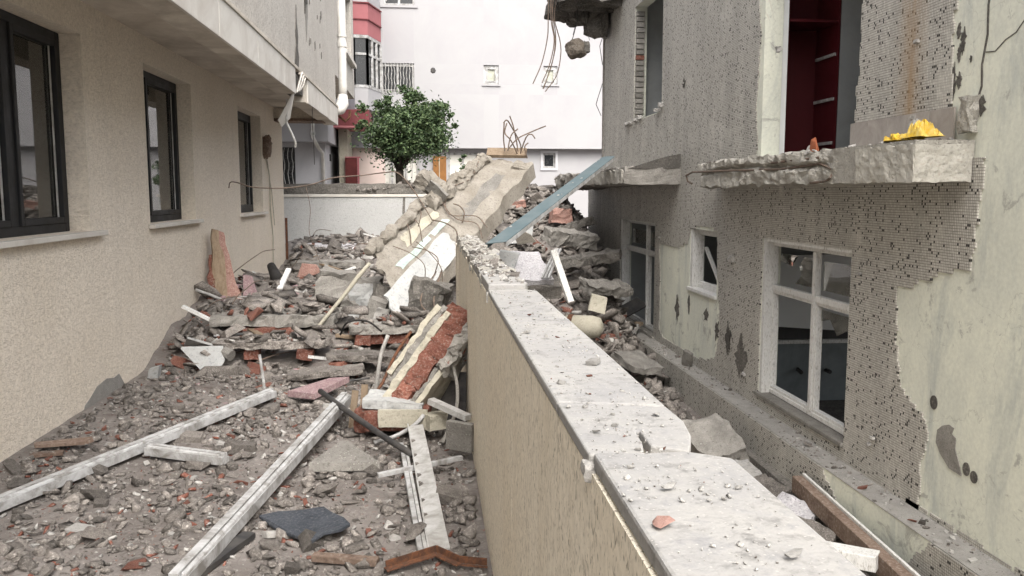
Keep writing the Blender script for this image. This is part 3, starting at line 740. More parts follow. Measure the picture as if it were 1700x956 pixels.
# ------------------------------------------------------------------ rear wall
def rear_wall():
    T = thing('rear_garden_wall', 'low white stucco garden wall across the back of the alley', 'wall', (-1.5, 21.1, 0))
    part(MB().box((-6, 21.0, -0.4), (0.25, 21.25, 1.70)), 'wall', 'white_stucco', T)
    part(MB().box((-6, 20.97, 1.70), (0.28, 21.28, 1.765)), 'coping', 'fascia', T, bevel=0.006)
    part(MB().prism([(-0.62, 20.995, 1.69), (-0.56, 20.995, 1.69), (-0.58, 20.995, 1.3), (-0.62, 20.995, 0.9), (-0.64, 20.995, 1.35)], (0, 0.012, 0)), 'stain_streak', 'dark_concrete', T)
    U = solo(rough_block(40, 3, 3, (6.5, 0.3, 0.34), 0.03, 3, 5), 'old_concrete_wall', 'dark_concrete', 'dark weathered concrete wall top showing just above the white rear wall', 'wall')
    U.location = (-2.9, 21.62, 1.66)
    MB_ = MB().box((-6.1, 21.5, 0.0), (0.3, 21.75, 1.80))
    o = MB_.build('wall_base', 'dark_concrete', U); o.matrix_parent_inverse = Matrix.Translation(-U.location)
rear_wall()

# ------------------------------------------------------------------ tree and shrub
def tree(name, label, basep, trunk_top, limbs, crown_c, crown_r, nleaf, leaf, seed, group=None):
    T = thing(name, label, 'tree' if 'tree' in name else 'shrub', basep)
    rr = random.Random(seed)
    b = Vector(basep); tt = Vector(trunk_top)
    mb = MB().tube([b, b.lerp(tt, 0.5) + Vector((0.03, 0, 0)), tt], [0.16 * limbs[0], 0.13 * limbs[0], 0.12 * limbs[0]], 9)
    ends = []
    for k in range(limbs[1]):
        a = 2 * math.pi * k / limbs[1] + rr.uniform(-0.3, 0.3)
        e = Vector(crown_c) + Vector((math.cos(a) * crown_r[0] * 0.6, math.sin(a) * crown_r[1] * 0.6, rr.uniform(-0.2, 0.5) * crown_r[2]))
        m = tt.lerp(e, 0.45) + Vector((0, 0, 0.05))
        mb.tube([tt - Vector((0, 0, 0.05)), m, e], [0.07 * limbs[0], 0.045 * limbs[0], 0.015 * limbs[0]], 6)
        for j in range(4):
            e2 = m.lerp(e, rr.uniform(0.2, 1)) + Vector((rr.gauss(0, 0.3) * crown_r[0], rr.gauss(0, 0.3) * crown_r[1], rr.uniform(0.1, 0.5) * crown_r[2]))
            mb.tube([m.lerp(e, 0.3), e2], [0.025 * limbs[0], 0.008 * limbs[0]], 5)
    part(mb, 'trunk', 'bark', T, smooth=True)
    # leaves in clumps
    cl = []
    for k in range(limbs[2]):
        while True:
            p = Vector((rr.uniform(-1, 1), rr.uniform(-1, 1), rr.uniform(-1, 1)))
            if p.length < 1: break
        p = p.normalized() * (p.length ** 0.45)
        q = Vector((p.x * crown_r[0], p.y * crown_r[1], p.z * crown_r[2] * (0.8 if p.z < 0 else 1)))
        lob = 0.82 + 0.34 * mnoise.noise(Vector((p.x * 1.7 + seed, p.y * 1.7, p.z * 1.7)))
        cl.append((Vector(crown_c) + q * lob, rr.uniform(0.07, 0.22) * crown_r[0]))
    for k in range(limbs[2] // 3):
        a = rr.uniform(0, 6.28); e = rr.uniform(0.0, 1.4); f = rr.uniform(0.95, 1.18)
        cl.append((Vector(crown_c) + Vector((math.cos(a) * math.cos(e) * crown_r[0], math.sin(a) * math.cos(e) * crown_r[1], math.sin(e) * crown_r[2])) * f, rr.uniform(0.02, 0.06) * crown_r[0]))
    vs = []; fs = []
    for i in range(nleaf):
        c, r = cl[min(len(cl) - 1, int(len(cl) * rr.random() ** 1.25))]
        r = r * (1.4 if rr.random() < 0.05 else 1)
        p = c + Vector((rr.gauss(0, r), rr.gauss(0, r), rr.gauss(0, r * 0.8)))
        d = Vector((rr.gauss(0, 1), rr.gauss(0, 1), rr.gauss(0, 0.7))).normalized()
        s = d.cross(Vector((rr.gauss(0, 1), rr.gauss(0, 1), rr.gauss(0, 1)))).normalized()
        l = leaf * rr.uniform(0.6, 1.2); o = len(vs)
        n = d.cross(s) * l * 0.12
        vs += [p - d * l * 0.5, p + s * l * 0.28 + n, p + d * l * 0.5, p - s * l * 0.28 + n]
        fs.append((o, o + 1, o + 2, o + 3))
    me = bpy.data.meshes.new('crown'); me.from_pydata([tuple(v) for v in vs], [], fs); me.update()
    part(me, 'crown', 'leaf', T)
tree('green_tree', 'small round green tree with dark forked trunk behind the rear wall', (-0.78, 24, 0.3), (-0.80, 24, 2.42), (1.0, 7, 90), (-0.56, 24, 3.48), (1.28, 1.1, 0.98), 19000, 0.11, 3)
tree('leafy_shrub', 'small leafy shrub in front of the orange door behind the fallen column', (0.95, 24.5, 0.3), (0.95, 24.5, 1.4), (0.4, 5, 14), (0.95, 24.5, 2.2), (0.42, 0.4, 0.62), 700, 0.11, 5)

# ------------------------------------------------------------------ ruined building on the right
R = 3.9
TP = 0.021
def jag(seed):
    rr = random.Random(seed); st = {'v': 0}
    def f():
        if rr.random() < 0.45: st['v'] = max(-2, min(2, st['v'] + rr.choice((-1, 1))))
        return st['v'] * TP
    return f
def subtract(iv, a, b):
    out = []
    for p, q in iv:
        if b <= p or a >= q: out.append((p, q)); continue
        if a > p: out.append((p, a))
        if b < q: out.append((b, q))
    return [(p, q) for p, q in out if q - p > 0.02]
def interp(z, pts):
    for (z0, v0), (z1, v1) in zip(pts, pts[1:]):
        if z0 <= z <= z1: return v0 + (v1 - v0) * (z - z0) / max(1e-6, z1 - z0)
    return pts[0][1] if z < pts[0][0] else pts[-1][1]
HA, HB, HC = (7.43, 9.54, -0.56, 1.29), (11.1, 12.3, 0.40, 1.275), (14.25, 16.9, -0.70, 1.27)
HD, HE = (14.0, 15.95, 3.16, 5.25), (7.45, 9.70, 2.20, 4.95)
def ruin():
    T = thing('ruined_building', 'half demolished building faced with grey mosaic tiles, windows smashed out', 'building', (R, 11, -1.28))
    w = wall_x(MB(), R, -1, 1.0, 20.45, -1.4, 2.05, [HA, HB, HC], 0.22)
    part(w, 'wall', 'old_plaster', T)
    w2 = wall_x(MB(), R, -1, 1.0, 18.72, 2.05, 5.6, [HD, HE], 0.22)
    w2.quad((R, 18.72, 2.05), (R, 18.72, 5.6), (R + 0.3, 18.72, 5.6), (R + 0.3, 18.72, 2.05))
    w2.quad((R, 1.0, -1.4), (R, 1.0, 5.6), (9, 1.0, 5.6), (9, 1.0, -1.4))
    part(w2, 'upper_wall', 'old_plaster', T)
    part(MB().quad((R, 20.45, -1.4), (R, 20.45, 2.05), (R + 0.25, 20.45, 2.05), (R + 0.25, 20.45, -1.4)), 'broken_end', 'broken_concrete', T)
    # mosaic skin, set row by row so that its broken edges step along the tiles
    ys_pts = [(-0.74, 6.19), (-0.28, 6.19), (-0.06, 6.15), (0.03, 6.22), (0.20, 6.54), (0.90, 6.63), (1.01, 6.62), (1.02, 6.40), (1.09, 6.35), (1.10, 6.18), (1.21, 6.02), (1.23, 5.70), (1.9, 5.66), (2.06, 5.66)]
    def skin(name, z0, z1, ystart, yend, cuts, seed):
        mb = MB(); j1, j2 = jag(seed), jag(seed + 50); js = [jag(seed + 100 + i) for i in range(2 * len(cuts))]
        z = z0
        while z < z1 - 0.001:
            zt = min(z + 2 * TP, z1); zm = (z + zt) / 2
            iv = [(round((ystart(zm) + j1()) / TP) * TP, yend(zm) + j2() * 0.3)]
            for i, c in enumerate(cuts):
                a, b, jit = c(zm) or (0, 0, 0)
                e1, e2 = js[2 * i](), js[2 * i + 1]()
                if b > a: iv = subtract(iv, a + (e1 if jit else 0), b + (e2 if jit else 0))
            for p, q in iv: mb.box((R - 0.014, p, z), (R - 0.0005, q, zt))
            z = zt
        part(mb, name, 'mosaic', T)
    rect = lambda h: (lambda z: (h[0], h[1], 0) if h[2] < z < h[3] else None)
    def patchB(z):
        if z < -0.62 or z > 1.33: return None
        lo = interp(z, [(-0.62, 12.0), (-0.55, 11.4), (-0.45, 11.05), (0.0, 10.93), (0.3, 10.98), (1.15, 11.06), (1.33, 11.3)])
        hi = interp(z, [(-0.62, 13.6), (-0.5, 13.9), (0.93, 13.95), (0.94, 12.9), (1.0, 12.75), (1.02, 12.5), (1.2, 12.35), (1.33, 12.0)])
        return (lo, hi, 1)
    skin('mosaic_facing', -0.735, 2.05, lambda z: interp(z, ys_pts), lambda z: 20.43, [rect(HA), rect(HB), rect(HC), patchB], 3)
    skin('mosaic_facing', 2.0502, 5.6, lambda z: 6.10 + 0.02 * math.sin(z * 7), lambda z: 18.66, [rect(HD), lambda z: (7.45, 9.86 + 0.05 * math.sin(5 * z), 1) if z < 4.95 else None], 9)
    y = 4.3
    while y < 6.1:
        n = random.choice((5, 9, 14)) * TP
        part(MB().box((R - 0.014, y, -0.735), (R - 0.0005, y + n - 0.001, -0.735 + TP * random.choice((1, 1, 2)))), 'tile_strip', 'mosaic', T); y += n + random.choice((0, 0, 2)) * TP
    # spalls, holes and cracks in the bare plaster
    def spot(pts, mat='dark_concrete', X=R - 0.001, t=-0.006, nm='spalled_patch'):
        return part(MB().prism([(X, y, z) for y, z in pts], (t, 0, 0)), nm, mat, T)
    def blob(y, z, ry, rz, seed, n=26, mat='dark_concrete', X=R - 0.001, t=-0.006):
        rr = random.Random(seed)
        spot([(y + ry * math.cos(a) * (1 + rr.uniform(-0.55, 0.45)), z + rz * math.sin(a) * (1 + rr.uniform(-0.55, 0.45))) for a in [2 * math.pi * i / n for i in range(n)]], mat, X, t)
    spot([(6.00, -0.02), (5.94, 0.03), (5.86, 0.06), (5.80, 0.05), (5.82, 0.0), (5.77, -0.02), (5.77, -0.10), (5.70, -0.22), (5.68, -0.28), (5.83, -0.27), (5.95, -0.19), (6.01, -0.12)], 'concrete')
    hb = [(6.067 + 0.045 * math.cos(a), 0.18 + 0.055 * math.sin(a)) for a in [i * math.pi / 8 for i in range(16)]]
    spot(hb, 'dark_concrete', nm='pipe_hole'); 
    spot([(5.63 + 0.04 * math.cos(a), -0.21 + 0.05 * math.sin(a)) for a in [i * math.pi / 7 for i in range(14)]], nm='pipe_hole')
    spot([(5.54 + 0.04 * math.cos(a), -0.24 + 0.045 * math.sin(a)) for a in [i * math.pi / 7 for i in range(14)]], nm='pipe_hole')
    for i, (y, z, a, b) in enumerate([(6.02, 2.98, 0.02, 0.05), (5.96, 2.90, 0.03, 0.08), (6.0, 2.82, 0.02, 0.05), (6.06, 2.62, 0.03, 0.12), (5.99, 2.62, 0.03, 0.05), (5.72, 2.42, 0.05, 0.06), (5.86, 2.76, 0.012, 0.02)]): blob(y, z, a, b, i)
    for i, (y, z, a, b, X) in enumerate([(10.55, -0.12, 0.10, 0.2, R - 0.0145), (11.0, -0.05, 0.07, 0.13, R - 0.0145), (10.1, -0.25, 0.16, 0.22, R - 0.0145), (11.5, 0.08, 0.08, 0.10, R - 0.001), (12.9, 0.0, 0.1, 0.16, R - 0.001), (12.3, 0.12, 0.05, 0.14, R - 0.001), (12.75, 3.44, 0.08, 0.07, R - 0.0145)]): blob(y, z, a, b, 20 + i, X=X)
    def crack(pts, r):
        part(MB().tube([(R - 0.0005, y, z) for y, z in pts], r, 4), 'crack', 'dark_concrete', T)
    crack([(5.66, 5.0), (5.68, 4.2), (5.66, 3.4), (5.70, 3.1), (5.69, 2.9), (5.73, 2.7), (5.72, 2.55), (5.77, 2.42)], 0.010)
    crack([(5.70, 2.78), (5.6, 2.77), (5.5, 2.83), (5.4, 2.86), (5.3, 2.95), (5.1, 2.98)], 0.005)
    rr = random.Random(8)
    wy = [19.0 + 0.02 * math.sin(i * 1.3) for i in range(24)]
    crack([(17.95 + rr.uniform(-0.02, 0.02), 1.88 - i * 0.11) for i in range(22)], 0.014)
    # lumps of mortar stuck on the tiles
    for i, (y, z, sx) in enumerate([(6.53, 2.99, 0.05), (6.50, 2.40, 0.06), (7.26, 1.08, 0.05), (10.5, 0.96, 0.16), (13.95, 1.05, 0.07), (9.95, -0.44, 0.07), (6.9, -0.35, 0.05), (9.25, 3.38, 0.10), (12.76, 3.45, 0.06), (6.95, -0.42, 0.04)]):
        me = rough_block(3, 3, 3, (0.035, sx, sx * 0.45), sx * 0.25, 14, i); me.transform(Matrix.Translation((R - 0.025, y, z)))
        part(me, 'mortar_lump', 'rubble_white', T)
    # plinth with ledge
    P = part(MB().box((3.63, 1.0, -1.6), (R - 0.002, 20.4, -0.738)), 'plinth', 'old_plaster', T, bevel=0.01)
    mb = MB(); z = -1.30; j = jag(77); j2 = jag(78)
    while z < -0.745:
        zt = min(z + 2 * TP, -0.742); zm = (z + zt) / 2
        mb.box((3.617, round((interp(zm, [(-1.3, 6.6), (-1.05, 6.95), (-0.9, 7.1), (-0.72, 7.35)]) + j()) / TP) * TP, z), (3.6295, 20.38, zt))
        mb.box((3.617, 1.2, z), (3.6295, interp(zm, [(-1.3, 6.1), (-1.1, 5.9), (-0.9, 5.75), (-0.72, 5.55)]) + j2(), zt)); z = zt
    part(mb, 'mosaic_facing', 'mosaic', P)
    part(MB().box((3.625, 1.0, -0.7375), (R - 0.0145, 20.4, -0.733)), 'ledge_screed', 'ledge_dust', P)
    part(MB().box((3.52, 1.0, -1.45), (3.615, 9.45, -1.10)), 'drain_kerb', 'dark_concrete', T, bevel=0.01)
    # sills
    part(MB().box((3.86, 7.43, -0.60), (4.12, 9.60, -0.555)), 'window_sill', 'concrete', T, bevel=0.008)
    part(MB().box((3.86, 11.08, 0.35), (4.1, 12.34, 0.402)), 'window_sill', 'flaking_paint', T, bevel=0.008)
    part(MB().box((3.86, 14.2, -0.75), (4.12, 16.95, -0.698)), 'window_sill', 'concrete', T, bevel=0.008)
    # white jamb linings
    part(MB().box((3.905, 9.47, -0.555), (4.06, 9.538, 1.288)), 'jamb_lining', 'flaking_paint', T); part(MB().box((3.905, 16.80, -0.69), (4.06, 16.898, 1.268)), 'jamb_lining', 'flaking_paint', T)
    part(MB().box((3.905, 12.20, 0.405), (4.05, 12.298, 1.27)), 'jamb_lining', 'flaking_paint', T)
    part(MB().box((3.905, 7.44, 1.24), (4.0, 9.46, 1.287)), 'head_lining', 'flaking_paint', T)
    # wooden windows
    def window(a, b, c, d, mids, tr, t=0.05, label=None):
        x0, x1 = 4.0, 4.065
        f = MB().box((x0, a, c), (x1, a + t, d)).box((x0, b - t, c), (x1, b, d)).box((x0, a + t, c), (x1, b - t, c + t)).box((x0, a + t, d - t), (x1, b - t, d))
        W = part(f, 'window', 'flaking_paint', T, bevel=0.006)
        for m in mids: part(MB().box((x0 - 0.012, m - 0.032, c + t), (x1 - 0.005, m + 0.032, d - t)), 'mullion', 'flaking_paint', W, bevel=0.006)
        cols = [a + t, *[m for m in mids], b - t]
        for i, (p, q) in enumerate(zip(cols, cols[1:])):
            p2 = p + (0.032 if i else 0); q2 = q - (0.032 if i < len(cols) - 2 else 0)
            if tr: part(MB().box((x0 - 0.004, p2, tr - 0.035), (x1 - 0.002, q2, tr + 0.035)), 'transom', 'flaking_paint', W, bevel=0.006)
            s = MB(); u = 0.032; xa, xb = x0 + 0.012, x1 + 0.015
            for (g, h) in ([(c + t, tr - 0.035)] if tr else [(c + t, d - t)]):
                s.box((xa, p2, g), (xb, p2 + u, h)).box((xa, q2 - u, g), (xb, q2, h)).box((xa, p2 + u, g), (xb, q2 - u, g + u)).box((xa, p2 + u, h - u), (xb, q2 - u, h))
            part(s, 'sash', 'flaking_paint', W, bevel=0.005)
        return W
    def shard(W, pts, mat='dirty_pane'): part(MB().prism([(4.04, y, z) for y, z in pts], (0.004, 0, 0)), 'glass_shard', mat, W)
    A = window(*HA[:2], -0.55, 1.24, [8.40], 0.70)
    shard(A, [(7.56, 0.80), (8.29, 0.80), (8.29, 1.10), (7.70, 1.11), (7.56, 1.0)])
    shard(A, [(9.34, 1.11), (9.10, 1.11), (9.05, 0.98), (8.98, 1.08), (8.9, 1.11), (9.05, 1.11), (9.2, 1.0), (9.34, 1.02)])
    shard(A, [(8.51, 0.80), (8.51, 1.11), (8.75, 1.11), (8.86, 1.0), (8.80, 0.9), (8.95, 0.8)])
    shard(A, [(7.56, 0.60), (8.29, 0.60), (8.29, 0.48), (8.1, 0.52), (7.95, 0.38), (7.75, 0.46), (7.56, 0.36)])
    Bw = window(*HB, [], None, 0.06)
    part(MB().box((4.03, 11.15, 0.46), (4.07, 11.7, 0.5), Matrix.Translation((0, 0, 0))), 'fallen_rail', 'flaking_paint', Bw)
    part(bar((4.06, 12.05, 1.0), (4.1, 11.5, 0.5), 0.05, 0.03), 'fallen_rail', 'flaking_paint', Bw)
    Cw = window(HC[0], HC[1], -0.69, 1.26, [15.2], 0.72)
    shard(Cw, [(15.3, 0.83), (15.3, 1.1), (16.5, 1.1), (16.4, 0.95), (16.55, 0.83)]); shard(Cw, [(14.4, 0.83), (15.1, 0.83), (15.1, 1.1), (14.4, 1.1)])
    # rooms behind
    part(MB().box((R + 0.22, 1.0, 1.88), (9, 18.6, 2.16)), 'upper_floor', 'concrete', T)
    part(MB().box((R - 0.05, 1.0, 5.602), (9, 18.7, 5.85)), 'roof_slab', 'concrete', T)
    part(MB().box((R + 0.22, 1.0, -1.15), (9, 20.3, -1.0)), 'ground_floor', 'dark_concrete', T)
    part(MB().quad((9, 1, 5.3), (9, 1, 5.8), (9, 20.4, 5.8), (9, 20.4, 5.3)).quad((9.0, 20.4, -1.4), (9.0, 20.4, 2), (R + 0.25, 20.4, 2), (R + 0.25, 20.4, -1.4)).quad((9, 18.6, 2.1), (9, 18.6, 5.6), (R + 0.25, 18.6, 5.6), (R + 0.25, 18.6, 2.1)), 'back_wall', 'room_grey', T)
    part(wall_x(MB(), 8.99, -1, 1.0, 20.4, -1.4, 5.3, [(6.3, 10.5, -0.6, 1.6), (11, 13, -0.2, 1.5), (13.8, 17.3, -0.5, 1.6), (13, 16, 2.9, 4.9)], 0.2), 'back_facade_light_openings', 'room_grey', T)  # out of view; openings added so daylight reaches the rooms from behind
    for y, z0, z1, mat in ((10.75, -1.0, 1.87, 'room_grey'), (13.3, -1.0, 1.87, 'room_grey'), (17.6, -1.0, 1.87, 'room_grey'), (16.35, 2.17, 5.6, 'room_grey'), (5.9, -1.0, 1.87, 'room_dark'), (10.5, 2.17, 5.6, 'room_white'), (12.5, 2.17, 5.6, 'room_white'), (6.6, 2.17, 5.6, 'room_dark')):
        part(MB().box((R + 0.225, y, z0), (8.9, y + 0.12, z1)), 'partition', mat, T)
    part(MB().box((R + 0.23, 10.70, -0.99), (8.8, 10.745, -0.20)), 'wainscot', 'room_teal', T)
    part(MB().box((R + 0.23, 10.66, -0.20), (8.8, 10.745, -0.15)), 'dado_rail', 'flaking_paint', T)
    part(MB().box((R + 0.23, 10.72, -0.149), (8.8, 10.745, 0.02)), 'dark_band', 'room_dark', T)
    part(MB().prism([(4.5, 10.60, 0.05), (5.55, 10.60, -0.03), (5.55, 10.60, 1.0), (4.45, 10.60, 0.98)], (0, 0.02, 0)), 'white_board', 'room_white', T)
    for i in range(5): part(MB().tube([(4.9 + i * 0.4, 10.69, -0.55 - 0.02 * i), (4.92 + i * 0.4, 10.60, -0.58)], 0.028, 7), 'tap_hole', 'black_board', T)
    # white inner wall beside the wardrobe
    part(MB().box((R + 0.001, 9.74, 2.17), (4.20, 9.90, 5.55)), 'white_inner_wall', 'room_white', T)
    # remains of the balcony slabs
    def slab(nm, x0, x1, y0, y1, z0, z1, amp, seed, mat, keepf):
        n = max(8, int((y1 - y0) / 0.07))
        me = rough_block(8, n, 7, (x1 - x0, y1 - y0, z1 - z0), amp, 4.5, seed, keepf)
        me.transform(Matrix.Translation(((x0 + x1) / 2, (y0 + y1) / 2, (z0 + z1) / 2)))
        return part(me, nm, mat, T)
    def groove(p):
        g = sm(-1.5, -1.0, p.y)
        d = 0.055 * math.exp(-((p.z - 0.035 - 0.02 * math.sin(p.y * 2.1)) / 0.022) ** 2) * g if p.x < -0.05 else 0
        f = 1 - 0.35 * sm(1.2, 2.6, p.y) * (0.5 - p.x) * 0.6
        return Vector((p.x * f + d + (0.10 * sm(1.8, 2.62, p.y) if p.x < 0 else 0), p.y, p.z))
    me = rough_block(9, 100, 12, (0.47, 5.24, 0.30), 0.048, 6.5, 4, lambda p: (0.10 if p.y < -1.6 else min(1, 0.15 + (p.y + 1.6) * 1.6)) * (0.2 if p.x > 0.2 else 1), groove, (1.0, 0.6, 0.9))
    me.transform(Matrix.Translation((3.685, 8.38, 2.025))); S1 = part(me, 'balcony_slab', 'broken_concrete', T)
    for (sz, ps, sd) in (((0.016, 0.82, 0.27), (3.443, 6.16, 2.012), 71), ((0.43, 0.016, 0.27), (3.66, 5.752, 2.012), 72)):
        me = rough_block(max(2, int(sz[0] / 0.02)), max(2, int(sz[1] / 0.02)), 13, sz, 0.012, 11, sd); me.transform(Matrix.Translation(ps)); part(me, 'slab_plaster', 'slab_paint', S1)
    part(MB().tube([(3.45, 7.0, 2.0), (3.46, 7.25, 2.06), (3.47, 7.5, 2.05), (3.46, 8.1, 2.03), (3.45, 8.6, 2.04)], 0.012, 6).tube([(3.48, 7.02, 1.99), (3.43, 6.98, 1.93), (3.45, 7.1, 1.9), (3.45, 7.4, 1.89)], 0.012, 6), 'rebar', 'rebar', S1)
    part(MB().tube([(3.46, 8.75, 2.04), (3.44, 9.3, 2.05), (3.45, 10.2, 2.06), (3.46, 10.9, 2.07), (3.43, 11.08, 2.03), (3.45, 11.06, 1.95), (3.47, 10.95, 1.92)], 0.012, 6), 'rebar', 'rebar', S1)
    part(MB().tube([(3.47, 6.95, 2.12), (3.46, 7.4, 2.11), (3.45, 8.3, 2.10)], 0.012, 6), 'rebar', 'rebar', S1)
    S2 = slab('balcony_slab', 3.00, R + 0.02, 12.85, 19.7, 1.93, 2.19, 0.085, 8, 'concrete', lambda p: 0.35 + 1.0 * sm(0.0, 3, p.y))
    me = rough_block(2, 60, 6, (0.05, 3.6, 0.20), 0.025, 6, 73); me.transform(Matrix.Translation((2.99, 14.7, 2.05))); part(me, 'slab_edge', 'broken_concrete', S2)
    part(MB().prism([(3.06, 12.84, 2.172), (3.88, 12.84, 2.172), (3.88, 12.84, 2.40), (3.6, 12.84, 2.34)], (0, 0.08, 0)), 'upstand', 'dark_concrete', S2)
    S3 = slab('eave_slab', 2.62, 4.3, 16.9, 18.85, 5.58, 6.25, 0.16, 12, 'dark_concrete', lambda p: 1.0)
    me = rough_block(6, 6, 8, (0.42, 0.6, 0.6), 0.10, 3.5, 15); me.transform(Matrix.Translation((3.62, 18.3, 5.45))); part(me, 'broken_beam', 'dark_concrete', T)
    me = rough_block(5, 5, 5, (0.35, 0.4, 0.3), 0.10, 5, 16); me.transform(Matrix.Translation((3.2, 18.2, 5.52))); part(me, 'broken_beam', 'dark_concrete', T)
    part(MB().box((R - 0.03, 18.67, 2.2), (R + 0.04, 18.80, 5.4)), 'corner_trim', 'concrete', T)
    part(MB().tube([(3.86, 18.6, 5.3), (3.78, 18.7, 5.0), (3.85, 18.72, 4.6)], 0.008, 5), 'loose_wire', 'cable', T); part(MB().tube([(3.86, 18.75, 4.2), (3.72, 18.75, 3.75), (3.84, 18.75, 3.5)], 0.008, 5), 'loose_wire', 'cable', T)
    # bare brick jamb of the upper window
    for k in range(20):
        part(MB().box((3.905, 15.87, 3.18 + 0.1 * k), (4.06, 15.945, 3.26 + 0.1 * k)), 'brick', 'brick' if k == 11 else 'concrete', T)
    for k in range(6):
        me = rough_block(3, 3, 3, (0.1, 0.16, 0.06), 0.03, 12, 40 + k); me.transform(Matrix.Translation((3.87, (13.95, 14.2, 15.4, 15.7, 16.1, 16.3)[k], (3.25, 3.19, 3.16, 3.15, 3.13, 3.12)[k]))); part(me, 'mortar_lump', 'rubble_white', T)
    # skirting left on the balcony
    for k in range(5): part(MB().box((3.868, 5.98 + 0.31 * k, 2.16), (3.884, 6.285 + 0.31 * k, 2.43)), 'skirting_tile', 'skirting', T)
    me = rough_block(4, 5, 6, (0.08, 0.12, 0.26), 0.03, 9, 55); me.transform(Matrix.Translation((3.86, 5.80, 2.36))); part(me, 'broken_stub', 'broken_concrete', T)
    # fan of cut reinforcement from the slab above
    return T
ruin()
def wires():
    T = thing('bundle_of_rebar', 'bundle of thin steel bars hanging from the broken eave slab', 'rebar', (2.55, 17.5, 5.7))
    for pts in ([(2.47, 5.95), (2.47, 5.3), (2.46, 4.95), (2.35, 4.45), (2.17, 4.03)], [(2.5, 5.95), (2.53, 5.3), (2.60, 4.9), (2.52, 4.45), (2.36, 4.05)], [(2.58, 5.95), (2.56, 5.3), (2.62, 4.85), (2.55, 4.4), (2.38, 3.93)], [(2.66, 5.9), (2.60, 5.35), (2.72, 4.9), (2.74, 4.6), (2.66, 4.2), (2.43, 3.88)], [(2.52, 5.95), (2.55, 5.5), (2.63, 5.0), (2.60, 4.6), (2.40, 3.95)]):
        part(MB().tube(curve([(x, 17.5 + 0.03 * i, z) for i, (x, z) in enumerate(pts)]), 0.011, 5), 'bar', 'rebar', T)
    H = thing('hanging_concrete_lump', 'brown concrete lump dangling on wires below the eave slab', 'concrete lump', (3.06, 17.5, 4.5))
    bm = bmesh.new(); bmesh.ops.create_icosphere(bm, subdivisions=3, radius=1.0)
    for v in bm.verts:
        n = v.co.normalized(); v.co = Vector((n.x * 0.235, n.y * 0.19, n.z * 0.20)) * (1 + 0.30 * mnoise.noise(n * 1.7 + Vector((3, 0, 0))) + 0.12 * mnoise.noise(n * 5)) + Vector((3.03, 17.5, 4.73))
    me = bpy.data.meshes.new('lump'); bm.to_mesh(me); bm.free(); part(me, 'lump', 'brown_concrete', H)
    me = rough_block(5, 5, 5, (0.12, 0.2, 0.22), 0.04, 6, 33); me.transform(Matrix.Translation((3.25, 17.5, 4.76))); part(me, 'end_piece', 'dark_concrete', H)
    part(MB().tube([(3.08, 17.55, 5.55), (3.07, 17.5, 5.3), (3.0, 17.45, 5.05), (2.95, 17.42, 4.9)], 0.008, 5).tube([(3.05, 17.55, 5.5), (3.04, 17.5, 5.25), (2.97, 17.45, 5.0)], 0.006, 5), 'wire', 'cable', H)
    part(MB().tube([(3.2, 17.55, 5.5), (3.25, 17.5, 5.2), (3.32, 17.48, 4.9)], 0.006, 5), 'wire', 'cable', H)
    # wardrobe left standing
    W = thing('red_wardrobe', 'dark red open wardrobe with empty shelf rails inside the upper doorway', 'wardrobe', (4.52, 10.1, 2.17))
    part(MB().box((4.215, 10.38, 2.17), (4.86, 10.40, 4.9)), 'back_panel', 'wardrobe_red', W)
    part(MB().box((4.215, 9.80, 2.17), (4.235, 10.38, 4.9)), 'side_panel', 'wardrobe_red', W); part(MB().box((4.84, 9.80, 2.17), (4.862, 10.38, 4.9)), 'side_panel', 'wardrobe_red', W)
    part(MB().box((4.235, 9.82, 3.80), (4.84, 10.38, 3.83)), 'shelf', 'wardrobe_red', W); part(MB().box((4.235, 9.82, 2.18), (4.84, 10.38, 2.21)), 'shelf', 'wardrobe_red', W)
    for z in (3.42, 2.90, 2.38): part(MB().box((4.815, 9.84, z), (4.839, 10.34, z + 0.035)), 'shelf_rail', 'aluminium', W)
    part(MB().box((4.87, 9.80, 2.17), (5.4, 9.83, 4.95)), 'grey_door', 'room_grey', W)
wires()

